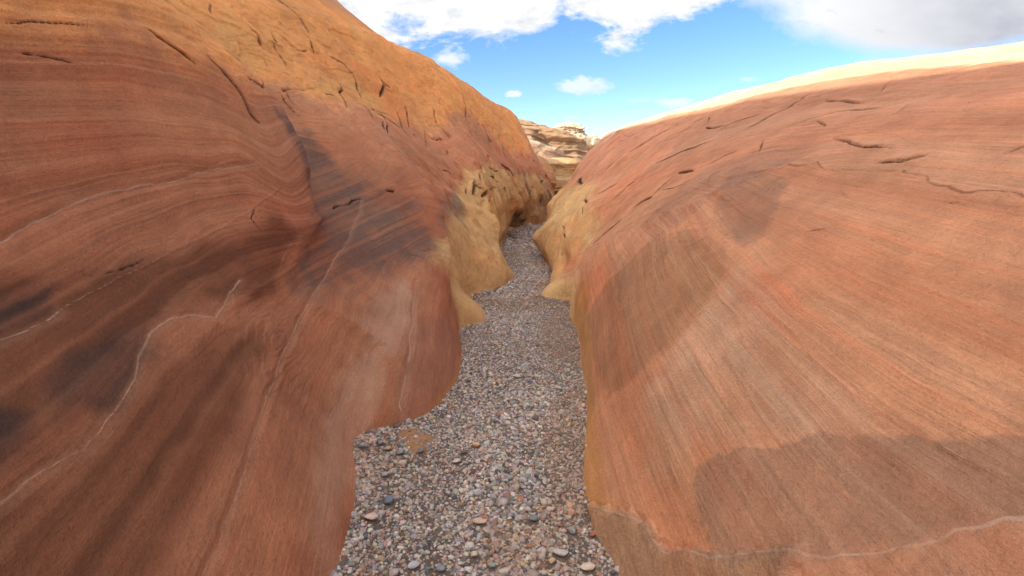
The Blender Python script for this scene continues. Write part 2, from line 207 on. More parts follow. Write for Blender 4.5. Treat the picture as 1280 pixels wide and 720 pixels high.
STREAKS = [
 ('l', 'vein', 0.0088, [(5.27, 3.81), (5.39, 3.85), (5.49, 3.89), (5.66, 3.97), (5.78, 4.01), (5.91, 4.04), (6.06, 4.09), (6.25, 4.14), (6.54, 4.2), (6.88, 4.24), (7.12, 4.27), (7.38, 4.28), (7.89, 4.33), (8.34, 4.38), (8.88, 4.42), (9.74, 4.47), (10.21, 4.5)]),
 ('l', 'vein', 0.0046, [(4.93, 3.36), (5.06, 3.38), (5.16, 3.39), (5.27, 3.41), (5.36, 3.42), (5.46, 3.44)]),
 ('l', 'hair', 0.0074, [(5.46, 3.44), (5.58, 3.45), (5.71, 3.47), (5.85, 3.49), (6.01, 3.52), (6.21, 3.55), (6.44, 3.58), (6.71, 3.62), (7.02, 3.66), (7.35, 3.71), (7.74, 3.75), (8.2, 3.8), (9.24, 3.93), (10.01, 4.06), (10.56, 4.2)]),
 ('l', 'vein', 0.0074, [(4.33, 2.76), (4.39, 2.76), (4.46, 2.76), (4.52, 2.76), (4.58, 2.76), (4.65, 2.77), (4.73, 2.77), (4.81, 2.77), (4.91, 2.77), (4.99, 2.78), (5.07, 2.79), (5.19, 2.83), (5.31, 2.87), (5.4, 2.9), (5.51, 2.94), (5.68, 3.04), (5.89, 3.13), (6.14, 3.16), (6.39, 3.14), (6.67, 3.05), (7.08, 3.14), (7.63, 3.25)]),
 ('l', 'vein', 0.0098, [(4.72, 1.86), (4.82, 1.88), (4.94, 1.91), (5.03, 1.92), (5.14, 1.94), (5.23, 1.98), (5.34, 2.01), (5.46, 2.06), (5.61, 2.11), (5.78, 2.17), (5.98, 2.23), (6.31, 2.29), (6.59, 2.32), (6.91, 2.35), (7.25, 2.4), (7.65, 2.45), (8.28, 2.52), (9.0, 2.62)]),
 ('l', 'vein', 0.0127, [(9.0, 2.62), (9.98, 2.81), (10.64, 2.91), (11.07, 3.01), (11.49, 3.13), (12.0, 3.28), (12.6, 3.46), (13.32, 3.66), (13.92, 3.91)]),
 ('l', 'vein', 0.0157, [(9.28, 0.83), (9.68, 1.24), (9.96, 1.41), (10.23, 1.59), (10.54, 1.73), (10.91, 1.87), (11.29, 2.0), (11.71, 2.15), (12.15, 2.32), (12.63, 2.51)]),
 ('l', 'hair', 0.0124, [(13.58, 4.46), (13.7, 4.19), (12.08, 3.84), (10.94, 3.79)]),
 ('l', 'hair', 0.0164, [(13.44, 4.3), (14.05, 4.47), (14.43, 4.63), (14.97, 4.9)]),
 ('l', 'hair', 0.0279, [(19.38, 4.92), (19.05, 4.38), (18.62, 3.87), (17.76, 3.31), (16.18, 2.92)]),
 ('l', 'hair', 0.0189, [(15.86, 2.13), (13.98, 2.25), (13.56, 2.0)]),
 ('l', 'crack', 0.106, [(17.78, 9.23), (17.44, 8.76), (17.42, 8.31), (17.22, 7.75)]),
 ('l', 'crack', 0.0679, [(15.24, 7.15), (15.28, 7.05), (15.16, 6.87)]),
 ('l', 'crack', 0.0253, [(8.58, 5.78), (8.84, 5.73), (9.16, 5.69), (9.68, 5.6)]),
 ('l', 'crack', 0.0401, [(10.3, 5.73), (10.39, 5.62), (10.49, 5.52), (10.63, 5.36), (10.67, 5.18), (10.81, 5.08)]),
 ('l', 'crack', 0.0489, [(11.01, 5.64), (11.41, 5.58), (14.62, 6.03), (15.44, 6.21)]),
 ('l', 'crack', 0.0765, [(19.03, 7.13), (18.96, 6.87), (18.4, 6.51)]),
 ('l', 'crack', 0.0541, [(17.67, 6.77), (17.09, 6.36)]),
 ('l', 'crack', 0.0745, [(18.84, 6.2), (18.47, 5.75), (18.49, 5.41)]),
 ('l', 'crack', 0.064, [(19.28, 6.46), (18.87, 5.8)]),
 ('l', 'crack', 0.0895, [(21.35, 7.7), (21.28, 7.15), (21.1, 6.6)]),
 ('l', 'crack', 0.049, [(17.16, 7.22), (17.62, 7.08), (17.67, 6.77)]),
 ('l', 'crack', 0.0427, [(16.1, 7.33), (16.24, 7.12)]),
 ('l', 'crack', 0.0238, [(11.07, 6.3), (11.32, 6.21), (14.37, 6.83)]),
 ('l', 'crack', 0.0734, [(20.02, 5.04), (19.92, 4.73), (21.0, 5.06)]),
 ('l', 'crack', 0.1063, [(22.04, 5.02), (22.44, 4.82), (22.73, 4.41)]),
 ('l', 'crack', 0.0948, [(20.53, 3.79), (19.47, 3.68), (19.02, 3.37)]),
 ('l', 'crack', 0.1107, [(19.38, 3.98), (19.28, 3.68)]),
 ('l', 'crack', 0.0377, [(14.5, 4.1), (14.58, 4.07)]),
 ('l', 'crack', 0.1026, [(22.98, 4.12), (23.13, 3.51), (21.97, 3.13)]),
 ('l', 'crack', 0.1169, [(24.11, 4.4), (24.11, 3.72), (23.76, 3.07)]),
 ('l', 'crack', 0.0861, [(24.53, 3.96), (24.87, 4.17)]),
 ('l', 'crack', 0.1026, [(23.11, 6.19), (22.98, 5.55)]),
 ('l', 'crack', 0.0074, [(6.28, 5.44), (6.41, 5.47), (6.58, 5.52), (6.78, 5.55), (7.0, 5.59), (7.26, 5.64)]),
 ('l', 'crack', 0.0079, [(6.33, 5.27), (6.46, 5.28), (6.61, 5.28), (6.75, 5.28), (6.9, 5.27)]),
 ('l', 'crack', 0.0111, [(9.54, 3.95), (9.14, 3.83), (9.28, 3.68)]),
 ('l', 'crack', 0.0262, [(11.87, 3.75), (12.97, 3.81), (13.66, 3.92), (14.15, 3.97)]),
 ('l', 'crack', 0.0084, [(5.86, 3.58), (6.01, 3.58), (6.19, 3.59), (6.42, 3.62)]),
 ('r', 'crack', 0.1493, [(16.72, 6.0), (16.52, 6.33), (16.35, 6.69), (16.18, 7.07)]),
 ('r', 'crack', 0.0594, [(10.88, 6.26), (10.87, 6.45), (10.92, 6.66), (10.95, 7.01), (11.08, 7.35)]),
 ('r', 'crack', 0.0308, [(7.86, 5.38), (7.6, 5.38), (7.45, 5.44)]),
 ('r', 'crack', 0.0743, [(16.12, 4.31), (15.82, 4.79)]),
 ('r', 'crack', 0.0641, [(14.66, 4.2), (14.66, 4.67), (14.46, 4.94)]),
 ('r', 'crack', 0.0486, [(11.74, 4.21), (11.2, 4.59), (11.2, 4.88), (11.12, 5.12)]),
 ('r', 'crack', 0.0481, [(11.18, 5.19), (10.62, 5.25)]),
 ('r', 'crack', 0.0851, [(17.1, 5.3), (16.93, 5.89)]),
 ('r', 'crack', 0.0414, [(10.38, 5.39), (10.25, 5.56), (10.13, 5.7)]),
 ('r', 'crack', 0.0373, [(10.35, 7.0), (9.82, 6.79), (9.57, 6.71)]),
 ('r', 'crack', 0.0762, [(13.22, 7.4), (13.7, 7.76)]),
 ('r', 'crack', 0.0558, [(12.56, 3.04), (12.29, 3.46), (11.96, 3.89)]),
 ('r', 'crack', 0.0391, [(11.98, 6.29), (11.9, 6.64), (11.64, 6.75), (11.44, 6.86)]),
 ('r', 'crack', 0.041, [(13.25, 6.55), (12.4, 6.54), (12.11, 6.59)]),
 ('r', 'crack', 0.0148, [(6.81, 5.44), (6.76, 5.5), (6.69, 5.53), (6.62, 5.55)]),
 ('r', 'crack', 0.0196, [(8.96, 5.79), (8.65, 5.69), (8.31, 5.59), (8.12, 5.59), (7.94, 5.58)]),
 ('r', 'crack', 0.0261, [(9.96, 6.2), (9.84, 6.3), (9.76, 6.4), (9.66, 6.49), (9.5, 6.49), (9.33, 6.47), (9.18, 6.46)]),
 ('r', 'crack', 0.0402, [(14.17, 5.44), (12.62, 5.78), (11.88, 5.91), (11.48, 6.06)]),
 ('r', 'crack', 0.1697, [(19.34, 4.92), (18.02, 4.67)]),
 ('r', 'crack', 0.0536, [(16.77, 4.24), (16.05, 3.81), (15.76, 3.55)]),
 ('r', 'crack', 0.0576, [(16.47, 2.98), (15.8, 2.69), (15.66, 2.05)]),
 ('r', 'vein', 0.006, [(6.99, 0.92), (6.85, 1.0), (6.49, 1.25), (6.24, 1.4), (6.04, 1.48), (5.83, 1.48), (5.63, 1.52), (5.5, 1.68), (5.36, 1.76), (5.21, 1.84), (5.06, 1.96), (4.99, 2.05), (4.92, 2.14), (4.85, 2.23), (4.8, 2.3), (4.75, 2.38), (4.69, 2.45), (4.65, 2.52), (4.61, 2.59), (4.57, 2.65), (4.53, 2.71), (4.51, 2.77), (4.47, 2.83), (4.44, 2.91), (4.43, 3.0), (4.39, 3.05), (4.37, 3.1), (4.35, 3.15), (4.32, 3.19), (4.29, 3.23), (4.27, 3.26), (4.27, 3.29), (4.28, 3.3)]),
 ('r', 'hair', 0.011, [(9.47, 6.24), (9.2, 6.11), (8.91, 5.99), (8.62, 5.89), (8.25, 5.78), (7.91, 5.67), (7.7, 5.62), (7.47, 5.56), (7.29, 5.53), (7.11, 5.49), (6.92, 5.44), (6.75, 5.4), (6.61, 5.38), (6.46, 5.34), (6.33, 5.31), (6.26, 5.29)]),
 ('r', 'hair', 0.0074, [(6.74, 3.08), (6.44, 2.99), (6.28, 2.94), (6.11, 2.89), (5.96, 2.85), (5.73, 2.8), (5.51, 2.76)]),
 ('r', 'hair', 0.0064, [(6.71, 3.62), (6.51, 3.56), (6.31, 3.5), (6.14, 3.44), (5.96, 3.39), (5.8, 3.36), (5.64, 3.34), (5.49, 3.31), (5.36, 3.3), (5.23, 3.27), (5.1, 3.27), (5.0, 3.29), (4.91, 3.29), (4.81, 3.29), (4.73, 3.29), (4.65, 3.29), (4.59, 3.3), (4.52, 3.3)]),
 ('r', 'hair', 0.026, [(14.86, 1.57), (15.4, 2.0), (12.98, 2.9), (12.29, 3.51)]),
 ('r', 'hair', 0.0075, [(8.29, 3.81), (7.89, 3.67), (7.53, 3.56), (7.24, 3.48), (6.97, 3.4), (6.75, 3.31)]),
 ('l', 'crack', 0.0492, [(17.31, 5.99), (17.76, 5.93), (18.04, 5.85), (18.33, 5.76)]),
 ('l', 'crack', 0.0104, [(9.9, 5.96), (9.96, 5.94), (9.96, 5.89), (9.92, 5.84)]),
 ('l', 'crack', 0.0439, [(17.0, 7.72), (16.98, 7.57), (16.84, 7.37), (16.62, 7.13)]),
 ('l', 'crack', 0.0233, [(14.77, 7.45), (14.73, 7.38), (14.63, 7.28), (14.57, 7.2)]),
 ('l', 'crack', 0.0386, [(15.88, 7.32), (15.84, 7.25), (15.76, 7.15), (15.7, 7.07)]),
 ('l', 'crack', 0.0157, [(15.0, 6.64), (14.97, 6.59), (14.95, 6.54), (14.9, 6.49)]),
 ('l', 'crack', 0.0439, [(16.9, 6.06), (16.68, 5.92), (16.48, 5.79), (16.38, 5.68)]),
 ('l', 'crack', 0.0252, [(19.38, 5.86), (19.27, 5.68), (19.13, 5.51), (19.02, 5.34)]),
 ('l', 'crack', 0.0408, [(19.6, 6.8), (19.6, 6.7), (19.58, 6.59), (19.58, 6.49)]),
 ('l', 'crack', 0.0214, [(15.62, 6.19), (15.62, 6.13), (15.74, 6.14), (15.82, 6.13)]),
 ('l', 'crack', 0.0232, [(14.47, 5.93), (14.4, 5.78), (14.4, 5.66), (14.4, 5.53)]),
 ('l', 'crack', 0.0476, [(17.73, 6.1), (17.62, 5.93), (17.09, 5.69), (16.44, 5.44)]),
 ('l', 'crack', 0.0283, [(15.96, 7.2), (16.02, 7.1), (16.18, 7.07), (16.52, 7.15)]),
 ('l', 'crack', 0.0448, [(17.02, 5.8), (16.84, 5.69), (16.56, 5.58), (16.38, 5.47)]),
 ('l', 'crack', 0.0209, [(15.54, 7.02), (15.62, 7.02), (15.66, 7.0), (15.76, 7.02)]),
 ('l', 'crack', 0.0373, [(19.02, 7.08), (19.03, 6.99), (19.02, 6.89), (19.12, 6.86)]),
 ('l', 'crack', 0.0213, [(14.63, 6.01), (14.55, 5.89), (14.52, 5.79), (14.55, 5.73)]),
 ('l', 'crack', 0.0434, [(20.02, 6.67), (19.95, 6.46), (19.87, 6.23), (19.8, 6.0)]),
 ('l', 'crack', 0.0261, [(15.62, 7.03), (15.52, 6.89), (15.46, 6.76), (15.36, 6.61)]),
 ('l', 'crack', 0.04, [(19.3, 5.92), (19.3, 5.71), (19.38, 5.55), (19.63, 5.59)]),
 ('l', 'crack', 0.0413, [(16.7, 6.57), (16.22, 6.29), (15.98, 6.07), (15.76, 5.85)]),
 ('l', 'crack', 0.0211, [(16.88, 6.19), (17.0, 6.09), (17.47, 6.06), (18.13, 6.1)]),
 ('l', 'crack', 0.0553, [(19.02, 4.08), (19.02, 3.96), (18.98, 3.82), (18.87, 3.67)]),
 ('l', 'crack', 0.1266, [(25.13, 4.96), (25.17, 4.54), (25.5, 4.23), (25.8, 3.87)]),
 ('l', 'crack', 0.0758, [(20.73, 4.33), (20.85, 4.27), (20.95, 4.21), (21.07, 4.14)]),
 ('l', 'crack', 0.0824, [(24.49, 3.21), (24.53, 2.94), (24.51, 2.65), (24.53, 2.36)]),
 ('l', 'crack', 0.037, [(18.64, 4.13), (18.6, 3.98), (18.49, 3.81), (18.47, 3.66)]),
 ('l', 'crack', 0.034, [(20.88, 4.7), (20.92, 4.6), (20.95, 4.49), (20.97, 4.37)]),
 ('l', 'crack', 0.0612, [(19.75, 4.4), (19.72, 4.29), (19.65, 4.16), (19.62, 4.04)]),
 ('l', 'crack', 0.0435, [(20.67, 4.57), (19.82, 4.39), (19.78, 4.28), (19.72, 4.17)]),
 ('l', 'crack', 0.0547, [(22.93, 4.53), (22.98, 4.24), (23.64, 3.97), (23.11, 3.61)]),
 ('l', 'crack', 0.0348, [(20.95, 4.77), (21.03, 4.69), (21.1, 4.6), (21.2, 4.57)]),
 ('l', 'crack', 0.0512, [(20.7, 4.04), (20.68, 3.96), (20.72, 3.87), (20.77, 3.79)]),
 ('l', 'crack', 0.0322, [(19.37, 4.06), (19.38, 3.95), (19.4, 3.85), (19.45, 3.78)]),
 ('l', 'crack', 0.0321, [(19.42, 4.13), (19.38, 4.0), (19.38, 3.89), (19.38, 3.78)]),
 ('l', 'crack', 0.0548, [(18.73, 4.48), (18.87, 4.4), (18.98, 4.32), (19.08, 4.23)]),
 ('r', 'crack', 0.0106, [(9.38, 5.21), (9.33, 5.25), (9.29, 5.28), (9.23, 5.3)]),
 ('r', 'crack', 0.0132, [(10.48, 5.56), (10.42, 5.64), (10.3, 5.69), (10.2, 5.74)]),
 ('r', 'crack', 0.0122, [(9.28, 6.31), (9.21, 6.29), (9.17, 6.29), (9.13, 6.3)]),
 ('r', 'crack', 0.0088, [(8.59, 5.81), (8.57, 5.86), (8.57, 5.91), (8.59, 5.97)]),
 ('r', 'crack', 0.0148, [(9.86, 5.03), (9.93, 5.15), (9.9, 5.22), (9.86, 5.29)]),
 ('r', 'crack', 0.0137, [(9.79, 6.17), (9.66, 6.19), (9.61, 6.26), (9.36, 6.12)]),
 ('r', 'crack', 0.0261, [(9.7, 5.65), (9.73, 5.71), (9.81, 5.8), (9.9, 5.9)]),
 ('r', 'crack', 0.0142, [(8.74, 6.17), (8.76, 6.24), (8.81, 6.31), (8.84, 6.38)]),
 ('r', 'crack', 0.0101, [(8.43, 5.61), (8.26, 5.61), (8.14, 5.62), (8.0, 5.62)]),
 ('r', 'crack', 0.0114, [(9.58, 6.83), (9.63, 6.96), (9.8, 7.2), (9.92, 7.4)]),
 ('r', 'crack', 0.0139, [(11.06, 4.78), (10.65, 4.86), (10.48, 5.0), (10.32, 5.12)]),
 ('r', 'crack', 0.0199, [(13.78, 6.51), (13.9, 6.8), (15.02, 7.35), (15.24, 7.72)]),
 ('r', 'crack', 0.0072, [(6.61, 4.92), (6.55, 4.91), (6.5, 4.91), (6.44, 4.9)]),
 ('r', 'crack', 0.0112, [(7.45, 4.47), (7.4, 4.5), (7.34, 4.51), (7.28, 4.53)]),
 ('r', 'crack', 0.0054, [(7.83, 5.03), (7.7, 4.97), (7.59, 4.92), (7.47, 4.89)]),
]
BEDDING = [
 ('l', 0, 0.0, [(6.64, 6.0), (7.52, 6.23), (10.2, 6.7), (15.6, 9.13), (16.38, 9.13), (17.27, 8.96), (18.44, 8.67), (19.52, 8.62), (20.53, 8.82), (22.69, 8.84), (24.29, 7.67)]),
 ('l', 0, 0.55, [(5.98, 5.38), (6.28, 5.45), (6.88, 5.55), (7.82, 5.69), (10.04, 5.71), (11.91, 5.71), (15.62, 5.79), (19.02, 5.71), (20.15, 5.68), (23.4, 5.41)]),
 ('l', 0, 0.9, [(5.81, 4.98), (6.09, 5.04), (6.64, 5.12), (7.48, 5.24), (9.5, 5.25), (10.77, 4.94), (14.02, 4.7), (14.6, 4.29), (18.42, 3.88), (19.53, 3.55)]),
 ('l', 0, 1.2, [(5.67, 4.66), (5.92, 4.69), (6.42, 4.76), (7.17, 4.82), (8.0, 4.81), (9.38, 4.8), (10.7, 4.41)]),
 ('l', 0, 1.5, [(5.51, 4.27), (5.74, 4.3), (6.2, 4.36), (6.91, 4.44), (8.7, 4.49), (10.86, 4.19)]),
 ('l', 0, 1.8, [(5.23, 3.8), (5.49, 3.89), (6.05, 4.08), (6.86, 4.23), (7.89, 4.33), (9.74, 4.46), (10.67, 3.98)]),
 ('l', 0, 2.3, [(4.84, 3.35), (5.06, 3.38), (5.46, 3.44), (6.01, 3.52), (7.02, 3.66), (9.24, 3.93), (10.66, 3.76)]),
 ('l', 0, 2.75, [(4.56, 3.06), (4.78, 3.08), (5.04, 3.13), (5.35, 3.19), (5.74, 3.27), (6.31, 3.39), (8.0, 3.57), (10.33, 3.52)]),
 ('l', 0, 3.1, [(4.28, 2.74), (4.46, 2.76), (4.73, 2.77), (5.07, 2.79), (5.68, 3.04), (6.91, 3.28), (10.14, 3.32)]),
 ('l', 0, 3.28, [(4.22, 2.48), (4.43, 2.52), (4.69, 2.56), (5.06, 2.64), (5.52, 2.76), (6.08, 2.84), (7.09, 2.96), (10.61, 3.23)]),
 ('l', 0, 3.45, [(4.33, 2.36), (4.56, 2.4), (4.84, 2.44), (5.24, 2.51), (5.77, 2.62), (6.42, 2.71), (7.6, 2.82), (10.86, 3.11), (12.85, 3.36), (14.58, 3.66)]),
 ('l', 0, 3.75, [(4.77, 1.86), (5.08, 1.93), (5.45, 2.07), (5.98, 2.23), (7.65, 2.45), (10.81, 2.94), (12.97, 3.2), (14.5, 3.27)]),
 ('l', 0, 4.05, [(5.11, 1.44), (5.38, 1.54), (5.73, 1.64), (6.31, 1.71), (7.65, 1.67), (9.82, 2.06), (11.48, 2.48), (13.88, 2.85)]),
 ('l', 0, 4.3, [(5.47, 0.92), (5.87, 1.16), (6.7, 1.29), (9.24, 1.47), (10.34, 1.92), (11.49, 2.21), (13.04, 2.51)]),
 ('l', 0, 4.55, [(9.28, 0.83), (10.23, 1.59), (11.71, 2.15), (12.92, 2.53), (13.88, 2.77)]),
 ('l', 0, 4.8, [(10.77, 1.07), (12.12, 1.4), (13.42, 2.03), (13.7, 2.56)]),
 ('r', 0, 0.0, [(19.82, 6.89), (18.62, 7.88), (16.33, 8.08), (14.66, 8.45), (12.4, 8.45), (11.48, 8.54), (10.42, 8.17), (9.58, 7.77), (9.08, 7.55), (8.84, 7.51)]),
 ('r', 0, 0.3, [(17.7, 4.29), (16.85, 5.24), (15.56, 6.62), (11.44, 6.99), (10.38, 7.03), (9.71, 7.04), (9.13, 6.86), (8.57, 6.72), (8.03, 6.6), (7.81, 6.59)]),
 ('r', 0, 0.7, [(16.32, 2.52), (14.89, 3.99), (11.26, 5.29), (9.87, 5.91), (9.27, 5.99), (8.72, 6.04), (8.09, 5.95), (7.58, 5.88), (7.16, 5.84), (6.94, 5.81)]),
 ('r', 0, 1.0, [(14.86, 1.57), (11.62, 3.35), (10.17, 4.71), (9.42, 5.4), (8.61, 5.4), (7.88, 5.4), (7.26, 5.31), (6.76, 5.25), (6.35, 5.2), (6.1, 5.15)]),
 ('r', 0, 1.3, [(13.35, 0.42), (10.23, 2.44), (9.57, 3.38), (8.89, 4.42), (8.24, 4.94), (7.42, 4.92), (6.8, 4.91), (6.26, 4.81), (5.79, 4.72), (5.47, 4.65)]),
 ('r', 0, 1.8, [(8.39, 1.2), (7.67, 2.26), (7.41, 2.92), (6.91, 3.4), (6.59, 3.76), (6.08, 3.84), (5.61, 3.91), (5.21, 3.94), (4.92, 3.95), (4.76, 3.94)]),
 ('r', 1, 1.3, [(11.4, 5.53), (9.52, 4.94), (7.7, 4.58), (6.74, 4.41), (6.08, 4.29), (5.59, 4.24), (5.17, 4.2), (4.93, 4.14)]),
 ('r', 1, 1.6, [(11.84, 5.33), (8.64, 4.26), (7.42, 3.98), (6.59, 3.76), (5.83, 3.65), (5.19, 3.58), (4.85, 3.58), (4.6, 3.58), (4.44, 3.54)]),
 ('r', 1, 1.9, [(12.49, 5.09), (9.5, 4.22), (8.14, 3.73), (7.11, 3.54), (6.4, 3.38), (5.7, 3.23), (5.11, 3.12), (4.83, 3.14), (4.59, 3.14), (4.4, 3.15), (4.27, 3.17), (4.19, 3.16)]),
 ('r', 1, 2.2, [(13.62, 4.83), (9.68, 3.92), (8.28, 3.42), (7.19, 3.19), (6.44, 2.99), (5.86, 2.86), (5.33, 2.77), (4.83, 2.73), (4.49, 2.7)]),
 ('r', 1, 2.5, [(14.69, 4.54), (9.9, 3.41), (8.46, 2.83), (6.75, 2.51), (5.71, 2.27), (5.17, 2.21), (4.81, 2.16)]),
 ('r', 1, 2.75, [(15.2, 3.96), (10.35, 2.88), (8.95, 2.29), (7.14, 2.06), (6.14, 1.77), (5.31, 1.61)]),
 ('r', 1, 2.95, [(15.06, 2.85), (10.68, 2.02), (9.37, 1.49), (7.28, 1.52), (6.42, 1.35), (5.7, 1.25)]),
 ('l', 1, 0.0, [(8.9, 3.88), (10.69, 4.11), (14.05, 4.47), (15.34, 4.98), (19.63, 5.94)]),
 ('l', 1, 0.35, [(8.3, 3.45), (10.41, 3.61), (13.18, 3.79), (14.62, 4.17), (19.03, 4.77)]),
 ('l', 1, 0.7, [(7.77, 3.06), (10.29, 3.08), (11.96, 3.18), (13.96, 3.42), (18.07, 3.65)]),
 ('l', 1, 1.05, [(7.34, 2.7), (9.64, 2.64), (11.21, 2.68), (12.83, 2.77), (16.08, 2.72)]),
]
CROSSBEDS = [
 ('r', [(15.02, 1.35), (12.56, 2.36), (11.62, 3.35), (9.88, 4.51), (9.52, 4.94), (9.14, 5.25), (8.64, 5.38), (7.65, 5.24), (7.04, 5.14), (6.55, 5.06), (6.14, 5.0), (5.84, 4.95), (5.77, 4.89), (5.33, 4.54), (5.01, 4.22), (4.79, 3.96), (4.6, 3.74), (4.43, 3.51), (4.28, 3.31), (4.17, 3.14), (4.07, 2.98), (4.07, 2.96), (4.08, 2.94), (4.15, 2.81), (4.24, 2.67), (4.33, 2.5), (4.47, 2.31), (4.63, 2.08), (4.83, 1.79), (5.13, 1.41), (5.57, 0.92), (5.87, 0.58), (6.14, 0.25), (6.71, 0.33), (7.7, 0.0), (8.8, 0.0), (9.96, 0.0), (13.43, 0.0)]),
 ('l', [(9.78, 2.98), (10.63, 3.59), (11.63, 4.24), (12.0, 4.74), (14.52, 4.88), (14.68, 4.47), (14.82, 4.03), (14.55, 3.18), (14.05, 2.94), (12.75, 2.86), (11.53, 2.83), (10.29, 2.77)]),
]

from mathutils import Vector

scene = bpy.context.scene
SKY_STRENGTH, CLOUD, EXPOSURE = .093, .43, 1.3
rng = np.random.default_rng(7)

# ------------------------------------------------------------------ numpy noise
_perm = np.random.default_rng(3).permutation(4096).astype(np.int64)
_grad = np.random.default_rng(4).random(4096).astype(np.float32) * 2 - 1

def noise3(p):
    """value noise, p (N,3) -> about -1..1"""
    p = p.astype(np.float64)
    i = np.floor(p).astype(np.int64); f = (p - i).astype(np.float32)
    f = f * f * (3 - 2 * f)
    def h(dx, dy, dz):
        a = _perm[(i[:, 0] + dx) & 4095]
        a = _perm[(a + i[:, 1] + dy) & 4095]
        a = _perm[(a + i[:, 2] + dz) & 4095]
        return _grad[a]
    x00 = h(0, 0, 0) * (1 - f[:, 0]) + h(1, 0, 0) * f[:, 0]
    x10 = h(0, 1, 0) * (1 - f[:, 0]) + h(1, 1, 0) * f[:, 0]
    x01 = h(0, 0, 1) * (1 - f[:, 0]) + h(1, 0, 1) * f[:, 0]
    x11 = h(0, 1, 1) * (1 - f[:, 0]) + h(1, 1, 1) * f[:, 0]
    y0 = x00 * (1 - f[:, 1]) + x10 * f[:, 1]
    y1 = x01 * (1 - f[:, 1]) + x11 * f[:, 1]
    return y0 * (1 - f[:, 2]) + y1 * f[:, 2]

def fbm(p, octaves=4, gain=.5):
    s = 0; a = 1; t = 0
    for k in range(octaves):
        s = s + a * noise3(p * (2.03 ** k) + 17.3 * k); t += a; a *= gain
    return s / t

def noise1(x):
    i = np.floor(x).astype(np.int64); f = x - i; f = f * f * (3 - 2 * f)
    return _grad[_perm[i & 4095]] * (1 - f) + _grad[_perm[(i + 1) & 4095]] * f

def smooth(e0, e1, x):
    t = np.clip((x - e0) / (e1 - e0), 0, 1)
    return t * t * (3 - 2 * t)

# ------------------------------------------------------------------ helpers
def tag(o, label=None, cat=None, group=None, kind=None):
    if label: o['label'] = label
    if cat: o['category'] = cat
    if group: o['group'] = group
    if kind: o['kind'] = kind
    return o

def link(name, me, mat=None, parent=None):
    o = bpy.data.objects.new(name, me); scene.collection.objects.link(o)
    if mat: me.materials.append(mat)
    if parent: o.parent = parent
    return o

def raw_mesh(name, V, F, cols=None, extra=None):
    me = bpy.data.meshes.new(name)
    k = F.shape[1]
    me.vertices.add(len(V)); me.vertices.foreach_set('co', np.ascontiguousarray(V, dtype=np.float32).ravel())
    me.loops.add(F.size); me.loops.foreach_set('vertex_index', np.ascontiguousarray(F, dtype=np.int32).ravel())
    me.polygons.add(len(F)); me.polygons.foreach_set('loop_start', np.arange(0, F.size, k, dtype=np.int32))
    me.update(calc_edges=True)
    me.polygons.foreach_set('use_smooth', np.ones(len(F), dtype=bool))
    if cols is not None:
        a = me.attributes.new('tint', 'FLOAT_COLOR', 'POINT')
        c = np.ones((len(V), 4), np.float32); c[:, :3] = cols
        a.data.foreach_set('color', c.ravel())
    for nm, vals in (extra or {}).items():
        a = me.attributes.new(nm, 'FLOAT', 'POINT'); a.data.foreach_set('value', vals.astype(np.float32).ravel())
    me.update()
    return me

def grid_faces(nu, nv, flip=False):
    idx = np.arange(nu * nv).reshape(nu, nv)
    q = np.stack([idx[:-1, :-1], idx[1:, :-1], idx[1:, 1:], idx[:-1, 1:]], -1).reshape(-1, 4)
    return q[:, ::-1] if flip else q

# ------------------------------------------------------------------ materials
def new_mat(name):
    m = bpy.data.materials.new(name); m.use_nodes = True
    nt = m.node_tree; b = nt.nodes['Principled BSDF']
    return m, nt, b

def nd(nt, typ, **kw):
    n = nt.nodes.new(typ)
    for k, v in kw.items():
        if k.startswith('i_'):
            key = k[2:]
            key = int(key) if key.isdigit() else key.replace('_', ' ')
            n.inputs[key].default_value = v
        else: setattr(n, k, v)
    return n

def math_(nt, op, a, b=None, c=None, clamp=False):
    n = nt.nodes.new('ShaderNodeMath'); n.operation = op; n.use_clamp = clamp
    for i, v in enumerate((a, b, c)):
        if v is None: continue
        if isinstance(v, (int, float)): n.inputs[i].default_value = v
        else: nt.links.new(v, n.inputs[i])
    return n.outputs[0]

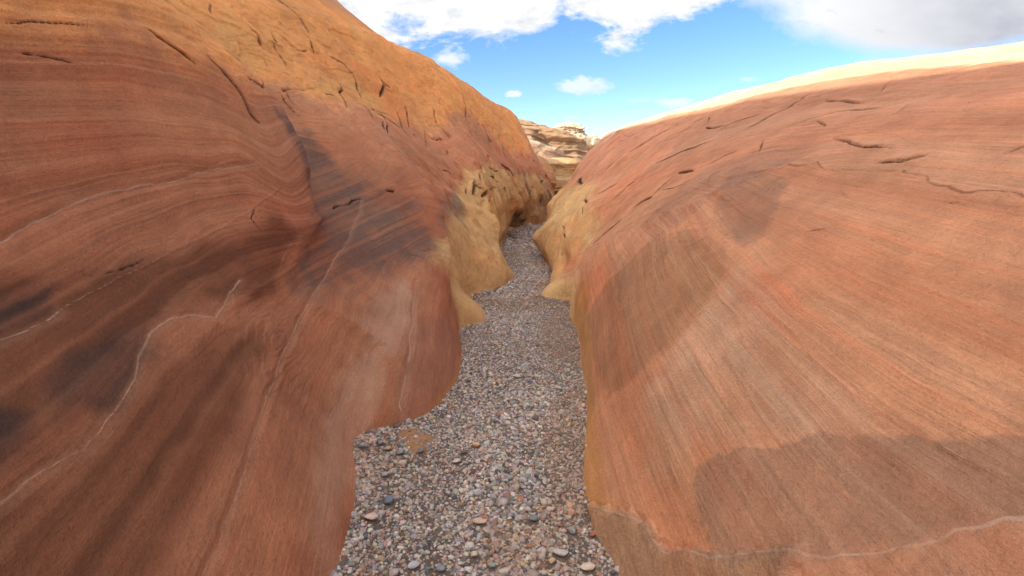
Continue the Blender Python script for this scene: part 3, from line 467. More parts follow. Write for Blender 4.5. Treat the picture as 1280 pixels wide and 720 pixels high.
def rock_material(name, bed_amp=1.0, bump=1.0, fine=1.0, speck=0.0):
    m, nt, b = new_mat(name)
    L = nt.links.new
    tint = nd(nt, 'ShaderNodeAttribute', attribute_name='tint')
    bed = nd(nt, 'ShaderNodeAttribute', attribute_name='bed')
    rough = nd(nt, 'ShaderNodeAttribute', attribute_name='rough')
    geo = nd(nt, 'ShaderNodeTexCoord')
    pos = geo.outputs['Object']
    def scaled(s):
        v = nd(nt, 'ShaderNodeVectorMath', operation='SCALE'); v.inputs['Scale'].default_value = s
        L(pos, v.inputs[0]); return v.outputs[0]
    def bands(freq, along, detail):
        n = nd(nt, 'ShaderNodeTexNoise', noise_dimensions='4D'); n.inputs['Scale'].default_value = 1
        n.inputs['Detail'].default_value = detail; n.inputs['Roughness'].default_value = .6
        L(scaled(along * .55), n.inputs['Vector']); L(math_(nt, 'MULTIPLY', bed.outputs['Fac'], freq), n.inputs['W'])
        return n.outputs['Fac']
    def grain(s, detail=3, r=.6):
        n = nd(nt, 'ShaderNodeTexNoise'); n.inputs['Scale'].default_value = s; n.inputs['Detail'].default_value = detail
        n.inputs['Roughness'].default_value = r; L(pos, n.inputs['Vector']); return n.outputs['Fac']
    b1 = bands(11, 1.3, 3); b2 = bands(42, 2.6, 3); b3 = bands(150, 6, 2)
    lines = nd(nt, 'ShaderNodeAttribute', attribute_name='lines').outputs['Fac']
    g0 = grain(2.3, 6, .62); g1 = grain(9, 6, .68); g2 = grain(60, 4, .7); g3 = grain(320, 2, .6)
    def cen(x, k): return math_(nt, 'MULTIPLY', math_(nt, 'SUBTRACT', x, .5), k)
    v = math_(nt, 'ADD', cen(b1, .38 * bed_amp), cen(b2, .60 * bed_amp))
    v = math_(nt, 'ADD', v, cen(b3, .6 * bed_amp))
    # where the bedding shows strongly and where it has weathered away
    patch = math_(nt, 'MULTIPLY_ADD', grain(1.6, 2, .5), 2.4, -.55, clamp=True)
    v = math_(nt, 'MULTIPLY', v, math_(nt, 'MULTIPLY', lines, math_(nt, 'MULTIPLY_ADD', patch, .8, .35)))
    v = math_(nt, 'ADD', v, cen(g1, .45)); v = math_(nt, 'ADD', v, cen(g0, .35))
    v = math_(nt, 'ADD', v, cen(g2, .55 * fine)); v = math_(nt, 'ADD', v, cen(g3, .7 * fine))
    fac = math_(nt, 'ADD', v, 1.0)
    fac = math_(nt, 'MAXIMUM', fac, .45)
    mul = nd(nt, 'ShaderNodeVectorMath', operation='SCALE'); L(tint.outputs['Color'], mul.inputs[0]); L(fac, mul.inputs['Scale'])
    # hue drift: iron rich bands are redder
    hs = nd(nt, 'ShaderNodeMix', data_type='RGBA', blend_type='MULTIPLY')
    L(math_(nt, 'MULTIPLY_ADD', bands(23, 1.1, 2), 3.0, -1.25, clamp=True), hs.inputs[0])
    L(mul.outputs[0], hs.inputs[6]); hs.inputs[7].default_value = (1.04, .90, .86, 1)
    # weathering crust: small dark specks drawn out along the beds
    vor = nd(nt, 'ShaderNodeTexNoise', noise_dimensions='4D'); vor.inputs['Scale'].default_value = 1
    vor.inputs['Detail'].default_value = 2
    L(scaled(38), vor.inputs['Vector']); L(math_(nt, 'MULTIPLY', bed.outputs['Fac'], 70), vor.inputs['W'])
    crust = math_(nt, 'MULTIPLY_ADD', vor.outputs['Fac'], 9, -6.1, clamp=True)
    where = nd(nt, 'ShaderNodeAttribute', attribute_name='speck')
    crust = math_(nt, 'MULTIPLY', crust, where.outputs['Fac'], clamp=True)
    mx = nd(nt, 'ShaderNodeMix', data_type='RGBA'); L(math_(nt, 'MULTIPLY', crust, .75), mx.inputs[0])
    L(hs.outputs[2], mx.inputs[6]); mx.inputs[7].default_value = (.07, .045, .04, 1)
    # calcite veins and open cracks follow traced lines; the attributes hold the distance to them in half widths
    ragged = cen(grain(34, 4, .7), 1.3)
    vd = math_(nt, 'ADD', nd(nt, 'ShaderNodeAttribute', attribute_name='vein').outputs['Fac'], ragged)
    vm = math_(nt, 'MULTIPLY', math_(nt, 'SUBTRACT', 1.0, vd), 1.8, clamp=True)
    vm = math_(nt, 'MULTIPLY', vm, math_(nt, 'MULTIPLY_ADD', grain(7, 4, .6), 2.2, -.35, clamp=True))
    mv = nd(nt, 'ShaderNodeMix', data_type='RGBA'); L(math_(nt, 'MULTIPLY', vm, .6), mv.inputs[0])
    L(mx.outputs[2], mv.inputs[6]); mv.inputs[7].default_value = (.58, .37, .24, 1)
    cdn = math_(nt, 'ADD', nd(nt, 'ShaderNodeAttribute', attribute_name='crack').outputs['Fac'], ragged)
    cm = math_(nt, 'MULTIPLY', math_(nt, 'SUBTRACT', 1.0, cdn), 2.0, clamp=True)
    mc = nd(nt, 'ShaderNodeMix', data_type='RGBA'); L(math_(nt, 'MULTIPLY', cm, .75), mc.inputs[0])  # cracks darkened in the shader too, as painted shade
    L(mv.outputs[2], mc.inputs[6]); mc.inputs[7].default_value = (.06, .035, .028, 1)
    L(mc.outputs[2], b.inputs['Base Color'])
    b.inputs['Roughness'].default_value = .93
    b.inputs['Specular IOR Level'].default_value = .22
    # relief
    h = math_(nt, 'ADD', math_(nt, 'MULTIPLY', b2, .008), math_(nt, 'MULTIPLY', b3, .004))
    h = math_(nt, 'ADD', h, math_(nt, 'MULTIPLY', b1, .012))
    h = math_(nt, 'MULTIPLY', h, math_(nt, 'MULTIPLY', lines, math_(nt, 'MULTIPLY_ADD', patch, .8, .3)))
    h = math_(nt, 'ADD', h, math_(nt, 'MULTIPLY', g2, .010)); h = math_(nt, 'ADD', h, math_(nt, 'MULTIPLY', g3, .003))
    rg = math_(nt, 'MULTIPLY', grain(17, 6, .7), .05)
    h = math_(nt, 'ADD', h, math_(nt, 'MULTIPLY', rg, rough.outputs['Fac']))
    h = math_(nt, 'SUBTRACT', h, math_(nt, 'MULTIPLY', crust, .006))
    h = math_(nt, 'SUBTRACT', h, math_(nt, 'MULTIPLY', cm, .012)); h = math_(nt, 'ADD', h, math_(nt, 'MULTIPLY', vm, .0015))
    bp = nd(nt, 'ShaderNodeBump'); bp.inputs['Strength'].default_value = .85 * bump; bp.inputs['Distance'].default_value = 1.0
    L(h, bp.inputs['Height']); L(bp.outputs[0], b.inputs['Normal'])
    return m

M_ROCK = rock_material('layered_sandstone')

# ------------------------------------------------------------------ the two canyon walls
def seg_dist(P, pts):
    """distance of P (N,3) to polyline pts (M,3)"""
    best = np.full(len(P), 1e9)
    for a, b in zip(pts[:-1], pts[1:]):
        ab = b - a; L2 = max(float(ab @ ab), 1e-9)
        t = np.clip(((P - a) @ ab) / L2, 0, 1)
        d = P - a - t[:, None] * ab
        np.minimum(best, np.einsum('ij,ij->i', d, d), out=best)
    return np.sqrt(best)

def in_poly(u, v, poly):
    ins = np.zeros(len(u), bool)
    n = len(poly)
    for i in range(n):
        (x0, y0), (x1, y1) = poly[i], poly[(i + 1) % n]
        if y0 == y1: continue
        c = ((y0 > v) != (y1 > v)) & (u < (x1 - x0) * (v - y0) / (y1 - y0) + x0)
        ins ^= c
    return ins

ZONE_COL = {  # stone colours
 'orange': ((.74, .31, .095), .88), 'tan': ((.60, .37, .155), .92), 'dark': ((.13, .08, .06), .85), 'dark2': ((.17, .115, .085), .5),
 'deep_shade': ((.13, .046, .021), .92), 'black': ((.045, .032, .027), .85), 'pale': ((.45, .27, .165), .6), 'darkred': ((.28, .12, .075), .6),
 'ochre': ((.46, .22, .065), .7), 'cream': ((.55, .44, .27), 1.0), 'stain': ((.30, .155, .09), .72), 'stain2': ((.24, .125, .075), .7),
 'stain3': ((.33, .155, .075), .72), 'stain4': ((.27, .135, .09), .45), 'base': ((.42, .245, .13), .7), 'redbase': ((.40, .18, .10), .6)}

def build_wall(side):
    left = side == 'l'
    tu, tv = params(UL if left else UR), params(VL if left else VR)
    net = left_net() if left else right_net()
    P0 = surface(net, tu, tv)
    P = folds(P0, side)
    nu, nv = P.shape[:2]
    N = grid_normals(P, flip=not left)
    # orient outwards (towards the canyon / the sky)
    if np.mean(N[..., 2]) < 0: N = -N
    U, V = np.meshgrid(tu, tv, indexing='ij')
    p = P.reshape(-1, 3); n = N.reshape(-1, 3); u = U.ravel(); v = V.ravel()
    def lift(pts):
        q = np.array(pts)
        s = np.array([surface(net, np.array([a]), np.array([b]))[0, 0] for a, b in pts])
        return folds(s[None], side)[0]
    # bedding coordinate: smooth interpolation between traced bedding planes; set 1 lies across set 0 (cross-bedding)
    iu = np.unique(np.r_[np.arange(0, nu, 6), nu - 1]); iv = np.unique(np.r_[np.arange(0, nv, 6), nv - 1])
    Q = (.75 * P0[np.ix_(iu, iv)] + .25 * P[np.ix_(iu, iv)]).reshape(-1, 3)
    def bed_field(which):
        C, T = [], []
        for sd, st, val, pts in BEDDING:
            if sd != side or st != which: continue
            s = np.array([surface(net, np.array([a]), np.array([b]))[0, 0] for a, b in pts]); C.append(s); T.extend([val] * len(s))
        C = np.concatenate(C); T = np.array(T)
        K = np.linalg.norm(C[:, None] - C[None], axis=2); nC = len(C)
        A = np.zeros((nC + 4, nC + 4)); A[:nC, :nC] = K - .08 * np.eye(nC); A[:nC, nC] = 1; A[:nC, nC + 1:] = C; A[nC, :nC] = 1; A[nC + 1:, :nC] = C.T
        w = np.linalg.solve(A, np.concatenate([T, np.zeros(4)]))
        R = np.linalg.norm(Q[:, None] - C[None], axis=2) @ w[:nC] + w[nC] + Q @ w[nC + 1:]
        R = R.reshape(len(iu), len(iv))
        tmp = np.array([np.interp(np.arange(nv), iv, r) for r in R])
        return np.array([np.interp(np.arange(nu), iu, tmp[:, j]) for j in range(nv)]).T.ravel()
    S = bed_field(0)
    S1 = bed_field(1) + 7.0
    jit = noise3(p * 6) * .12 + noise3(p * 17) * .05
    for sd, pts in CROSSBEDS:
        if sd == side: S = np.where(in_poly(u + jit, v + jit, pts), S1, S)
    S = S + .022 * fbm(p * .7, 2)
    lines = np.ones(len(p)) * (.75 if left else .9)
    # ---- colour and relief
    y, z = p[:, 1], p[:, 2]
    big = fbm(p * np.array([.5, .35, .8]), 4); mid = fbm(p * 2.1 + 5, 4); sml = fbm(p * 7 + 9, 4)
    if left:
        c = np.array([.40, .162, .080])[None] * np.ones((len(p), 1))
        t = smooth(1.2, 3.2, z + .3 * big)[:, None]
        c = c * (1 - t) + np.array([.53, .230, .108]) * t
    else:
        c = np.array([.53, .24, .118])[None] * np.ones((len(p), 1))
        t = smooth(1.0, 2.4, z + .4 * big)[:, None]
        c = c * (1 - t) + np.array([.50, .228, .122]) * t
    disp = np.zeros(len(p)); rough = .35 + .3 * smooth(2.2, 3.2, z) if left else .18 + .25 * smooth(1.2, 2.4, z)
    rough = rough + .15 * mid
    speck = .3 * smooth(.1, .5, mid + .3 * big)
    far = smooth(5.5, 8, y)
    masks = {}
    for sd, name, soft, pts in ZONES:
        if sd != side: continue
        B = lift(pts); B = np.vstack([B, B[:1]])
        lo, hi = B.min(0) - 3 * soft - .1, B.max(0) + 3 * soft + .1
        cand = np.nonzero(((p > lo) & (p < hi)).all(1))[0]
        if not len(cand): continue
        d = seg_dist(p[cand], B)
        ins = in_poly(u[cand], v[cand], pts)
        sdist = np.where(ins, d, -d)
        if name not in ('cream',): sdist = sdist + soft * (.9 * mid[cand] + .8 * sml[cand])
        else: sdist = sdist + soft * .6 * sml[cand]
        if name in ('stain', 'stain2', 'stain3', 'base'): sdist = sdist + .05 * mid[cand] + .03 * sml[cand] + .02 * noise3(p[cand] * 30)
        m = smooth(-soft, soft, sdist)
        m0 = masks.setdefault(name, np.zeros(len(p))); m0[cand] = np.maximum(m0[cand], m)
    if 'stain2' in masks: masks['stain2'] = masks['stain2'] * np.clip(.8 + .6 * sml + .3 * mid, 0, 1)
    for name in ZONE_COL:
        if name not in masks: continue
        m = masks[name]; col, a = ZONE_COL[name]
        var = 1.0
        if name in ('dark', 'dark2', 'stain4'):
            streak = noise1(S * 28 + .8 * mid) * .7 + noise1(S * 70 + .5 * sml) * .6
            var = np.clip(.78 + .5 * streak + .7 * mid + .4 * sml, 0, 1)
        if name in ('pale', 'deep_shade', 'black'): var = np.clip(.82 + .5 * mid + .25 * noise1(S * 16 + .5 * sml), 0, 1)
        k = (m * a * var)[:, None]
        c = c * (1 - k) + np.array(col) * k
    g = lambda nm: masks.get(nm, 0.0)
    if left:
        lines = lines * (1 - .45 * g('deep_shade')) * (1 - .6 * g('orange')) * (1 - .75 * g('tan')) * (1 - .4 * g('pale'))
        rough = rough + .5 * g('tan') + .35 * g('orange') - .3 * g('deep_shade') - .25 * g('pale')
        rim = smooth(.25, .8, 1 - 0) * 0
    else:
        lines = lines * (1 - .8 * g('tan')) * (1 - .5 * g('ochre')) * (1 - .3 * smooth(2.2, 2.6, z))
        rough = rough + .45 * g('tan') + .2 * g('stain4') + .35 * g('base') - .1 * g('stain3')
        speck = speck + .9 * g('stain2') + .5 * g('stain4') + .5 * g('stain') * .6
        sp = smooth(3.2, 1.2, y) * smooth(.6, 1.5, z)
        speck = speck + .9 * smooth(1.1, 2.6, p[:, 0]) * smooth(5.5, 3.2, y) * smooth(-.2, .4, mid + .2)
        c = c * (1 - .12 * g('base')[:, None]) if 'base' in masks else c
    # mineral colour drift
    c = c * (1 + .20 * big[:, None] * np.array([1, .8, .6])) * (1 + .20 * mid[:, None]) * (1 + .14 * sml[:, None])
    red = smooth(.05, .6, fbm(p * np.array([1.1, .8, 1.6]) + 31, 4))[:, None]
    c = c * (1 - red * np.array([-.04, .12, .16]))
    if left:
        yl = (g('orange') * smooth(-.1, .5, fbm(p * 1.4 + 60, 4)))
        yl = np.asarray(yl).reshape(-1, 1); c = c * (1 - .5 * yl) + np.array([.70, .36, .12]) * .5 * yl
    if not left:
        k = np.maximum(smooth(10.2, 10.9, v + .3 * mid), smooth(3.7, 4.0, p[:, 0] + .2 * mid + .25 * smooth(5, 9, y)) * smooth(2.45, 2.55, z + .02 * mid))[:, None]; c = c * (1 - k) + np.array([.55, .44, .27]) * k
    else:
        k = smooth(11.2, 12, v + .3 * mid)[:, None]; c = c * (1 - k) + np.array([.66, .45, .25]) * k
    pb = (noise1(S * 4.3 + .3 * mid) * .7 + noise1(S * 10 + .2 * mid) * .5)[:, None]
    c = c * (1 + (.05 if left else .13) * pb * np.array([.45, 1.0, 1.25]))
    # beds: real relief, in metres
    band = noise1(S * 7.5 + .3 * mid) * .55 + noise1(S * 19 + .2 * mid) * .3 + noise1(S * 47) * .2
    damp = 1 - .75 * far
    lobe = smooth(.9, 1.6, z) * smooth(4.9, 4.0, y) if left else 0
    disp += band * (.005 + .005 * lobe) * damp
    c = c * (1 + .045 * band * (1 - .5 * far))[:, None] if left else c * (1 + .07 * band * (1 - .5 * far))[:, None]
    disp += .030 * big + .014 * mid * (.4 + rough) + .010 * sml * rough
    # rougher weathered top and fretted lower stone farther up the canyon
    ridged = 1 - np.abs(fbm(p * np.array([2.2, 1.6, 1.3]) + 3, 4)) * 2.2
    if left:
        fret = smooth(6.3, 8, y) * smooth(2.6, 1.4, z)
        flute = 1 - 2.2 * np.abs(fbm(np.stack([p[:, 0] * 1.2, p[:, 1] * 2.0 + .8 * z, z * .75], 1) + 11, 3))
        disp += fret * (.13 * flute * smooth(.45, 1.0, z) + .045 * ridged) * smooth(-.1, .4, z)
        top = smooth(2.4, 3.2, z)
        disp += top * .024 * ridged * smooth(2, 5, y)
        disp += top * .022 * np.floor(3 * fbm(p * np.array([1.3, .9, 2.4]) + 7, 3)) * .6
        # tafoni pits
        pit = smooth(.46, .62, fbm(p * np.array([3.4, 3.4, 3.0]) + 21, 2)) * smooth(8, 11, y) * smooth(.9, 1.4, z) * smooth(3.2, 2.2, z)
        disp -= .16 * pit
        c = c * (1 - .25 * pit[:, None])
        # soot dark varnish curtain on the tan stone
        vn = smooth(.1, .5, fbm(np.stack([p[:, 0] * 2, p[:, 1] * 2.2, z * .9], 1) + 41, 3)) * g('tan') * smooth(.5, 1.1, z)
        vn = np.asarray(vn).reshape(-1, 1); c = c * (1 - .65 * vn) + np.array([.17, .12, .09]) * .65 * vn
        disp *= smooth(-.3, .25, z) * .5 + .5
    else:
        fret = smooth(6.0, 7.5, y) * smooth(1.7, 1.0, z)
        flute = 1 - 2.2 * np.abs(fbm(np.stack([p[:, 0] * 1.2, p[:, 1] * 1.6 - .9 * z, z * .9], 1) + 13, 3))
        disp += fret * (.08 * flute + .03 * ridged) * smooth(-.1, .3, z)
        top = smooth(1.9, 2.6, z)
        disp += top * .012 * ridged + top * .02 * np.floor(2.5 * fbm(p * np.array([1.3, .6, 3.4]) + 7, 3)) * .6
        if 'base' in masks: disp += .035 * masks['base'] + .02 * masks['redbase']
        if 'base' in masks: rough = rough + .4 * masks['base']
    fl = fbm(p * np.array([1.6, 1.1, 2.6]) + 77, 4) + .25 * noise1(S * 6)
    q5 = fl * 7; stp = np.floor(q5) + smooth(.80, 1.0, q5 - np.floor(q5))
    amt = smooth(-.1, .5, fbm(p * .8 + 90, 2) + (.25 * smooth(1.9, 2.6, z)))
    disp += .007 * stp * amt * (.4 + rough)
    # veins and cracks
    vd = np.full(len(p), 6.0); cd = np.full(len(p), 6.0)
    for sd, name, wd, pts in STREAKS:
        if sd != side: continue
        if name != 'crack': wd = max(wd, .0125)
        B = lift(pts)
        lo, hi = B.min(0) - 6 * wd - .05, B.max(0) + 6 * wd + .05
        cand = np.nonzero(((p > lo) & (p < hi)).all(1))[0]
        if not len(cand): continue
        pc = p[cand]
        wv_ = (np.stack([noise3(pc * 5), noise3(pc * 5 + 40), noise3(pc * 5 + 80)], 1) * min(wd * 1.3, .022) + min(wd * .4, .005) * np.stack([noise3(pc * 24), noise3(pc * 24 + 40), noise3(pc * 24 + 80)], 1))
        q = pc + wv_ - n[cand] * np.einsum('ij,ij->i', wv_, n[cand])[:, None]
        d = seg_dist(q, B)
        var = np.clip(.85 + .6 * noise3(p[cand] * 3.3 + 7), .35, 1.2)
        if name == 'vein':
            wv = wd * np.clip(.95 + .6 * noise3(p[cand] * 2.1 + 3), .5, 1.6)
            vd[cand] = np.minimum(vd[cand], d / (wv * .40))
            k2 = (smooth(wd * 3.2, wd * .5, d) * .20)[:, None]
            c[cand] = c[cand] * (1 - k2) + np.array([.40, .22, .13]) * k2
            # the rock steps across the vein
            disp[cand] -= .007 * smooth(wd * 3.0, wd * .6, d) * (p[cand][:, 2] < 9)
        elif name == 'hair':
            vd[cand] = np.minimum(vd[cand], d / (wd * .36) + .35)
            disp[cand] += .003 * smooth(wd, 0, d)
        else:
            # taper towards both ends
            e = np.minimum(np.linalg.norm(p[cand] - B[0], axis=1), np.linalg.norm(p[cand] - B[-1], axis=1))
            ln = float(np.linalg.norm(np.diff(B, axis=0), axis=1).sum())
            tp = np.clip(.25 + e / (ln * .28), .25, 1) * np.clip(var + .2, .5, 1)
            g_ = smooth(wd * .48 * tp, wd * .05, d)
            disp[cand] -= np.minimum(1.5 * wd, .03 + wd * .6) * g_ * tp
            disp[cand] += min(.2 * wd, .006) * smooth(wd * 3, wd, d) * tp * smooth(0, wd, d)
            k = (smooth(wd * 1.2 * tp, 0, d) * .3)[:, None]
            c[cand] = c[cand] * (1 - k) + np.array([.12, .07, .05]) * k  # shade inside the crack painted into the colour
            cd[cand] = np.minimum(cd[cand], d / (wd * .42 * tp))
    p2 = p + n * disp[:, None]
    c = np.clip(c, .02, .85)
    # far side of the plateau and the back country share the pale colour
    F = grid_faces(nu, nv, flip=not left)
    nm = 'left_canyon_wall' if left else 'right_canyon_wall'
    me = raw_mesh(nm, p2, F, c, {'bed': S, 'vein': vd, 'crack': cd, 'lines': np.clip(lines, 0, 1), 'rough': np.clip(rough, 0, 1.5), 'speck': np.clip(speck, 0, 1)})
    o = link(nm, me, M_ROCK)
    return o, net

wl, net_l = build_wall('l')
tag(wl, 'tall red and orange sandstone wall with pale veins on the left of the gravel', 'canyon wall', kind='structure')
wr, net_r = build_wall('r')
tag(wr, 'smooth salmon sandstone slope with dark stains and sunlit cream rim on the right', 'canyon wall', kind='structure')

# ------------------------------------------------------------------ canyon floor
yl = net_l[:, 1, 1]; xl = net_l[:, 1, 0]; yr = net_r[:, 1, 1]; xr = net_r[:, 1, 0]
yy = np.linspace(-2, 24.5, 400)
_pl = folds(surface(net_l, np.linspace(0, len(net_l) - 1, 900), np.array([1.0])), 'l')[:, 0]
_pr = folds(surface(net_r, np.linspace(0, len(net_r) - 1, 900), np.array([1.0])), 'r')[:, 0]
_ml = _pl[:, 1] <= 21.3
def base_l(y): return np.interp(y, _pl[_ml, 1], _pl[_ml, 0])
def base_r(y): return np.interp(y, _pr[:, 1], _pr[:, 0])
SAND = [(-.66, 3.02, .085), (-.60, 2.90, .085), (-.535, 2.93, .06), (-.56, 2.80, .05)]
def floor_h(x, y):
    q = np.stack([x * 1.1, y * .8, 0 * x], 1)
    h = .022 * noise3(q + 3) + .010 * noise3(q * 4 + 9)
    # gravel lies banked against the feet of the walls
    dw = np.minimum(np.abs(x - base_l(y)), np.abs(base_r(y) - x))
    h = h + .038 * smooth(.14, 0, dw) * np.clip(.55 + .9 * noise3(q * 3.1 + 33), 0, 1.3)
    for sx, sy, r in SAND: h = h + .022 * np.exp(-(((x - sx) / r) ** 2 + ((y - sy) / r) ** 2))
    return h
gx, gy = np.linspace(-2.4, 4.6, 260), np.concatenate([np.linspace(-6, 1, 60)[:-1], np.linspace(1, 6, 380)[:-1], np.linspace(6, 30, 300)])
GX, GY = np.meshgrid(gx, gy, indexing='ij')
fx, fy = GX.ravel(), GY.ravel()
fz = floor_h(fx, fy)
sandm = np.zeros(len(fx))
for sx, sy, r in SAND: sandm = np.maximum(sandm, np.exp(-(((fx - sx) / (r * 1.1)) ** 2 + ((fy - sy) / (r * 1.1)) ** 2) ** 1.5))
fc = np.array([.17, .115, .08])[None] * (1 + .3 * fbm(np.stack([fx * 6, fy * 6, 0 * fx], 1), 3))[:, None]
fc = fc * (1 - sandm[:, None]) + np.array([.46, .22, .09]) * sandm[:, None]
m, nt, b = new_mat('sandy_bed')
at = nd(nt, 'ShaderNodeAttribute', attribute_name='tint'); tc = nd(nt, 'ShaderNodeTexCoord')
n1 = nd(nt, 'ShaderNodeTexNoise'); n1.inputs['Scale'].default_value = 90; n1.inputs['Detail'].default_value = 6; n1.inputs['Roughness'].default_value = .75
nt.links.new(tc.outputs['Object'], n1.inputs['Vector'])
sc = nd(nt, 'ShaderNodeVectorMath', operation='SCALE'); nt.links.new(at.outputs['Color'], sc.inputs[0])
nt.links.new(math_(nt, 'MULTIPLY_ADD', n1.outputs['Fac'], 1.6, .2), sc.inputs['Scale'])
nt.links.new(sc.outputs[0], b.inputs['Base Color']); b.inputs['Roughness'].default_value = .95
bp = nd(nt, 'ShaderNodeBump'); bp.inputs['Strength'].default_value = .8; bp.inputs['Distance'].default_value = .02
nt.links.new(n1.outputs['Fac'], bp.inputs['Height']); nt.links.new(bp.outputs[0], b.inputs['Normal'])
M_BED = m
fl = link('canyon_floor', raw_mesh('canyon_floor', np.stack([fx, fy, fz], 1), grid_faces(len(gx), len(gy)), fc), M_BED)
tag(fl, kind='structure')

# desert floor: one sheet to the horizon
gs = np.concatenate([-np.geomspace(4000, 30, 24), np.linspace(-25, 25, 9), np.geomspace(30, 4000, 24)])
AX, AY = np.meshgrid(gs, gs, indexing='ij')
ax_, ay_ = AX.ravel(), AY.ravel()
az_ = -.45 + 6 * smooth(120, 700, np.hypot(ax_, ay_)) * fbm(np.stack([ax_ / 160, ay_ / 160, 0 * ax_], 1), 3)
az_ = np.where(np.hypot(ax_, ay_) < 100, -.45, np.minimum(az_, 3))
gc = np.array([.42, .26, .16])[None] * (1 + .3 * fbm(np.stack([ax_ / 60, ay_ / 60, 0 * ax_], 1), 3))[:, None]
gd = link('ground', raw_mesh('ground', np.stack([ax_, ay_, az_], 1), grid_faces(len(gs), len(gs)), gc), M_BED)
tag(gd, kind='structure')

# ------------------------------------------------------------------ stones
def ico(sub):
    import bmesh
    bm = bmesh.new(); bmesh.ops.create_icosphere(bm, subdivisions=sub, radius=1)
    V = np.array([v.co[:] for v in bm.verts]); F = np.array([[v.index for v in f.verts] for f in bm.faces]); bm.free()
    return V, F

PAL = np.array([(.33, .29, .26), (.25, .235, .225), (.40, .34, .29), (.37, .26, .18), (.33, .21, .17), (.085, .083, .088), (.44, .38, .31), (.30, .135, .07), (.20, .135, .105), (.125, .12, .12)])
PW = np.array([.2, .13, .15, .13, .12, .05, .06, .045, .075, .04]); PW = PW / PW.sum()

def pebble_batch(sub, x, y, z, r, seed, tints=None):
    g = np.random.default_rng(seed)
    V0, F0 = ico(sub); n, k = len(x), len(V0)
    # eight worn shapes
    shapes = []
    for s in range(14):
        q = V0.copy()
        for _ in range(5):                                  # flatten random sides like broken gravel
            d = g.normal(size=3); d /= np.linalg.norm(d); lim = g.uniform(.5, .85)
            a = q @ d; q = q - np.maximum(a - lim, 0)[:, None] * d * .9
        q = q * (1 + .10 * g.normal(size=(k, 1)) * .6)
        shapes.append(q)
    shapes = np.array(shapes)
    base = shapes[g.integers(0, 14, n)]                      # (n,k,3)
    sc_ = np.stack([g.uniform(.85, 1.35, n), g.uniform(.7, 1.05, n), g.uniform(.42, .85, n)], 1) * r[:, None]
    pts = base * sc_[:, None, :]
    # small tilt then spin
    tx, ty, tz = g.normal(0, .3, n), g.normal(0, .3, n), g.uniform(0, 6.283, n)
    def rot(p, ang, i, j):
        c_, s_ = np.cos(ang)[:, None], np.sin(ang)[:, None]
        a, b_ = p[..., i].copy(), p[..., j].copy()
        p[..., i] = a * c_ - b_ * s_; p[..., j] = a * s_ + b_ * c_
    rot(pts, tx, 1, 2); rot(pts, ty, 0, 2); rot(pts, tz, 0, 1)
    pts += np.stack([x, y, z + sc_[:, 2] * g.uniform(.1, .8, n)], 1)[:, None]
    if tints is None:
        tints = PAL[g.choice(len(PAL), n, p=PW)] * g.uniform(.7, 1.6, (n, 1)) * np.array([1.04, 1.0, .95])
        tints = tints * (1 + g.normal(0, .05, (n, 3)))
    cols = np.repeat(tints, k, axis=0)
    F = (F0[None] + (np.arange(n) * k)[:, None, None]).reshape(-1, 3)
    return pts.reshape(-1, 3), F, cols

m, nt, b = new_mat('river_stone')
at = nd(nt, 'ShaderNodeAttribute', attribute_name='tint'); tc = nd(nt, 'ShaderNodeTexCoord')
n1 = nd(nt, 'ShaderNodeTexNoise'); n1.inputs['Scale'].default_value = 130; n1.inputs['Detail'].default_value = 4; n1.inputs['Roughness'].default_value = .7
nt.links.new(tc.outputs['Object'], n1.inputs['Vector'])
sc = nd(nt, 'ShaderNodeVectorMath', operation='SCALE'); nt.links.new(at.outputs['Color'], sc.inputs[0])
nt.links.new(math_(nt, 'MULTIPLY_ADD', n1.outputs['Fac'], 1.1, .45), sc.inputs['Scale'])
nt.links.new(sc.outputs[0], b.inputs['Base Color']); b.inputs['Roughness'].default_value = .8; b.inputs['Specular IOR Level'].default_value = .3
bp = nd(nt, 'ShaderNodeBump'); bp.inputs['Strength'].default_value = .5; bp.inputs['Distance'].default_value = .003
nt.links.new(n1.outputs['Fac'], bp.inputs['Height']); nt.links.new(bp.outputs[0], b.inputs['Normal'])
M_STONE = m

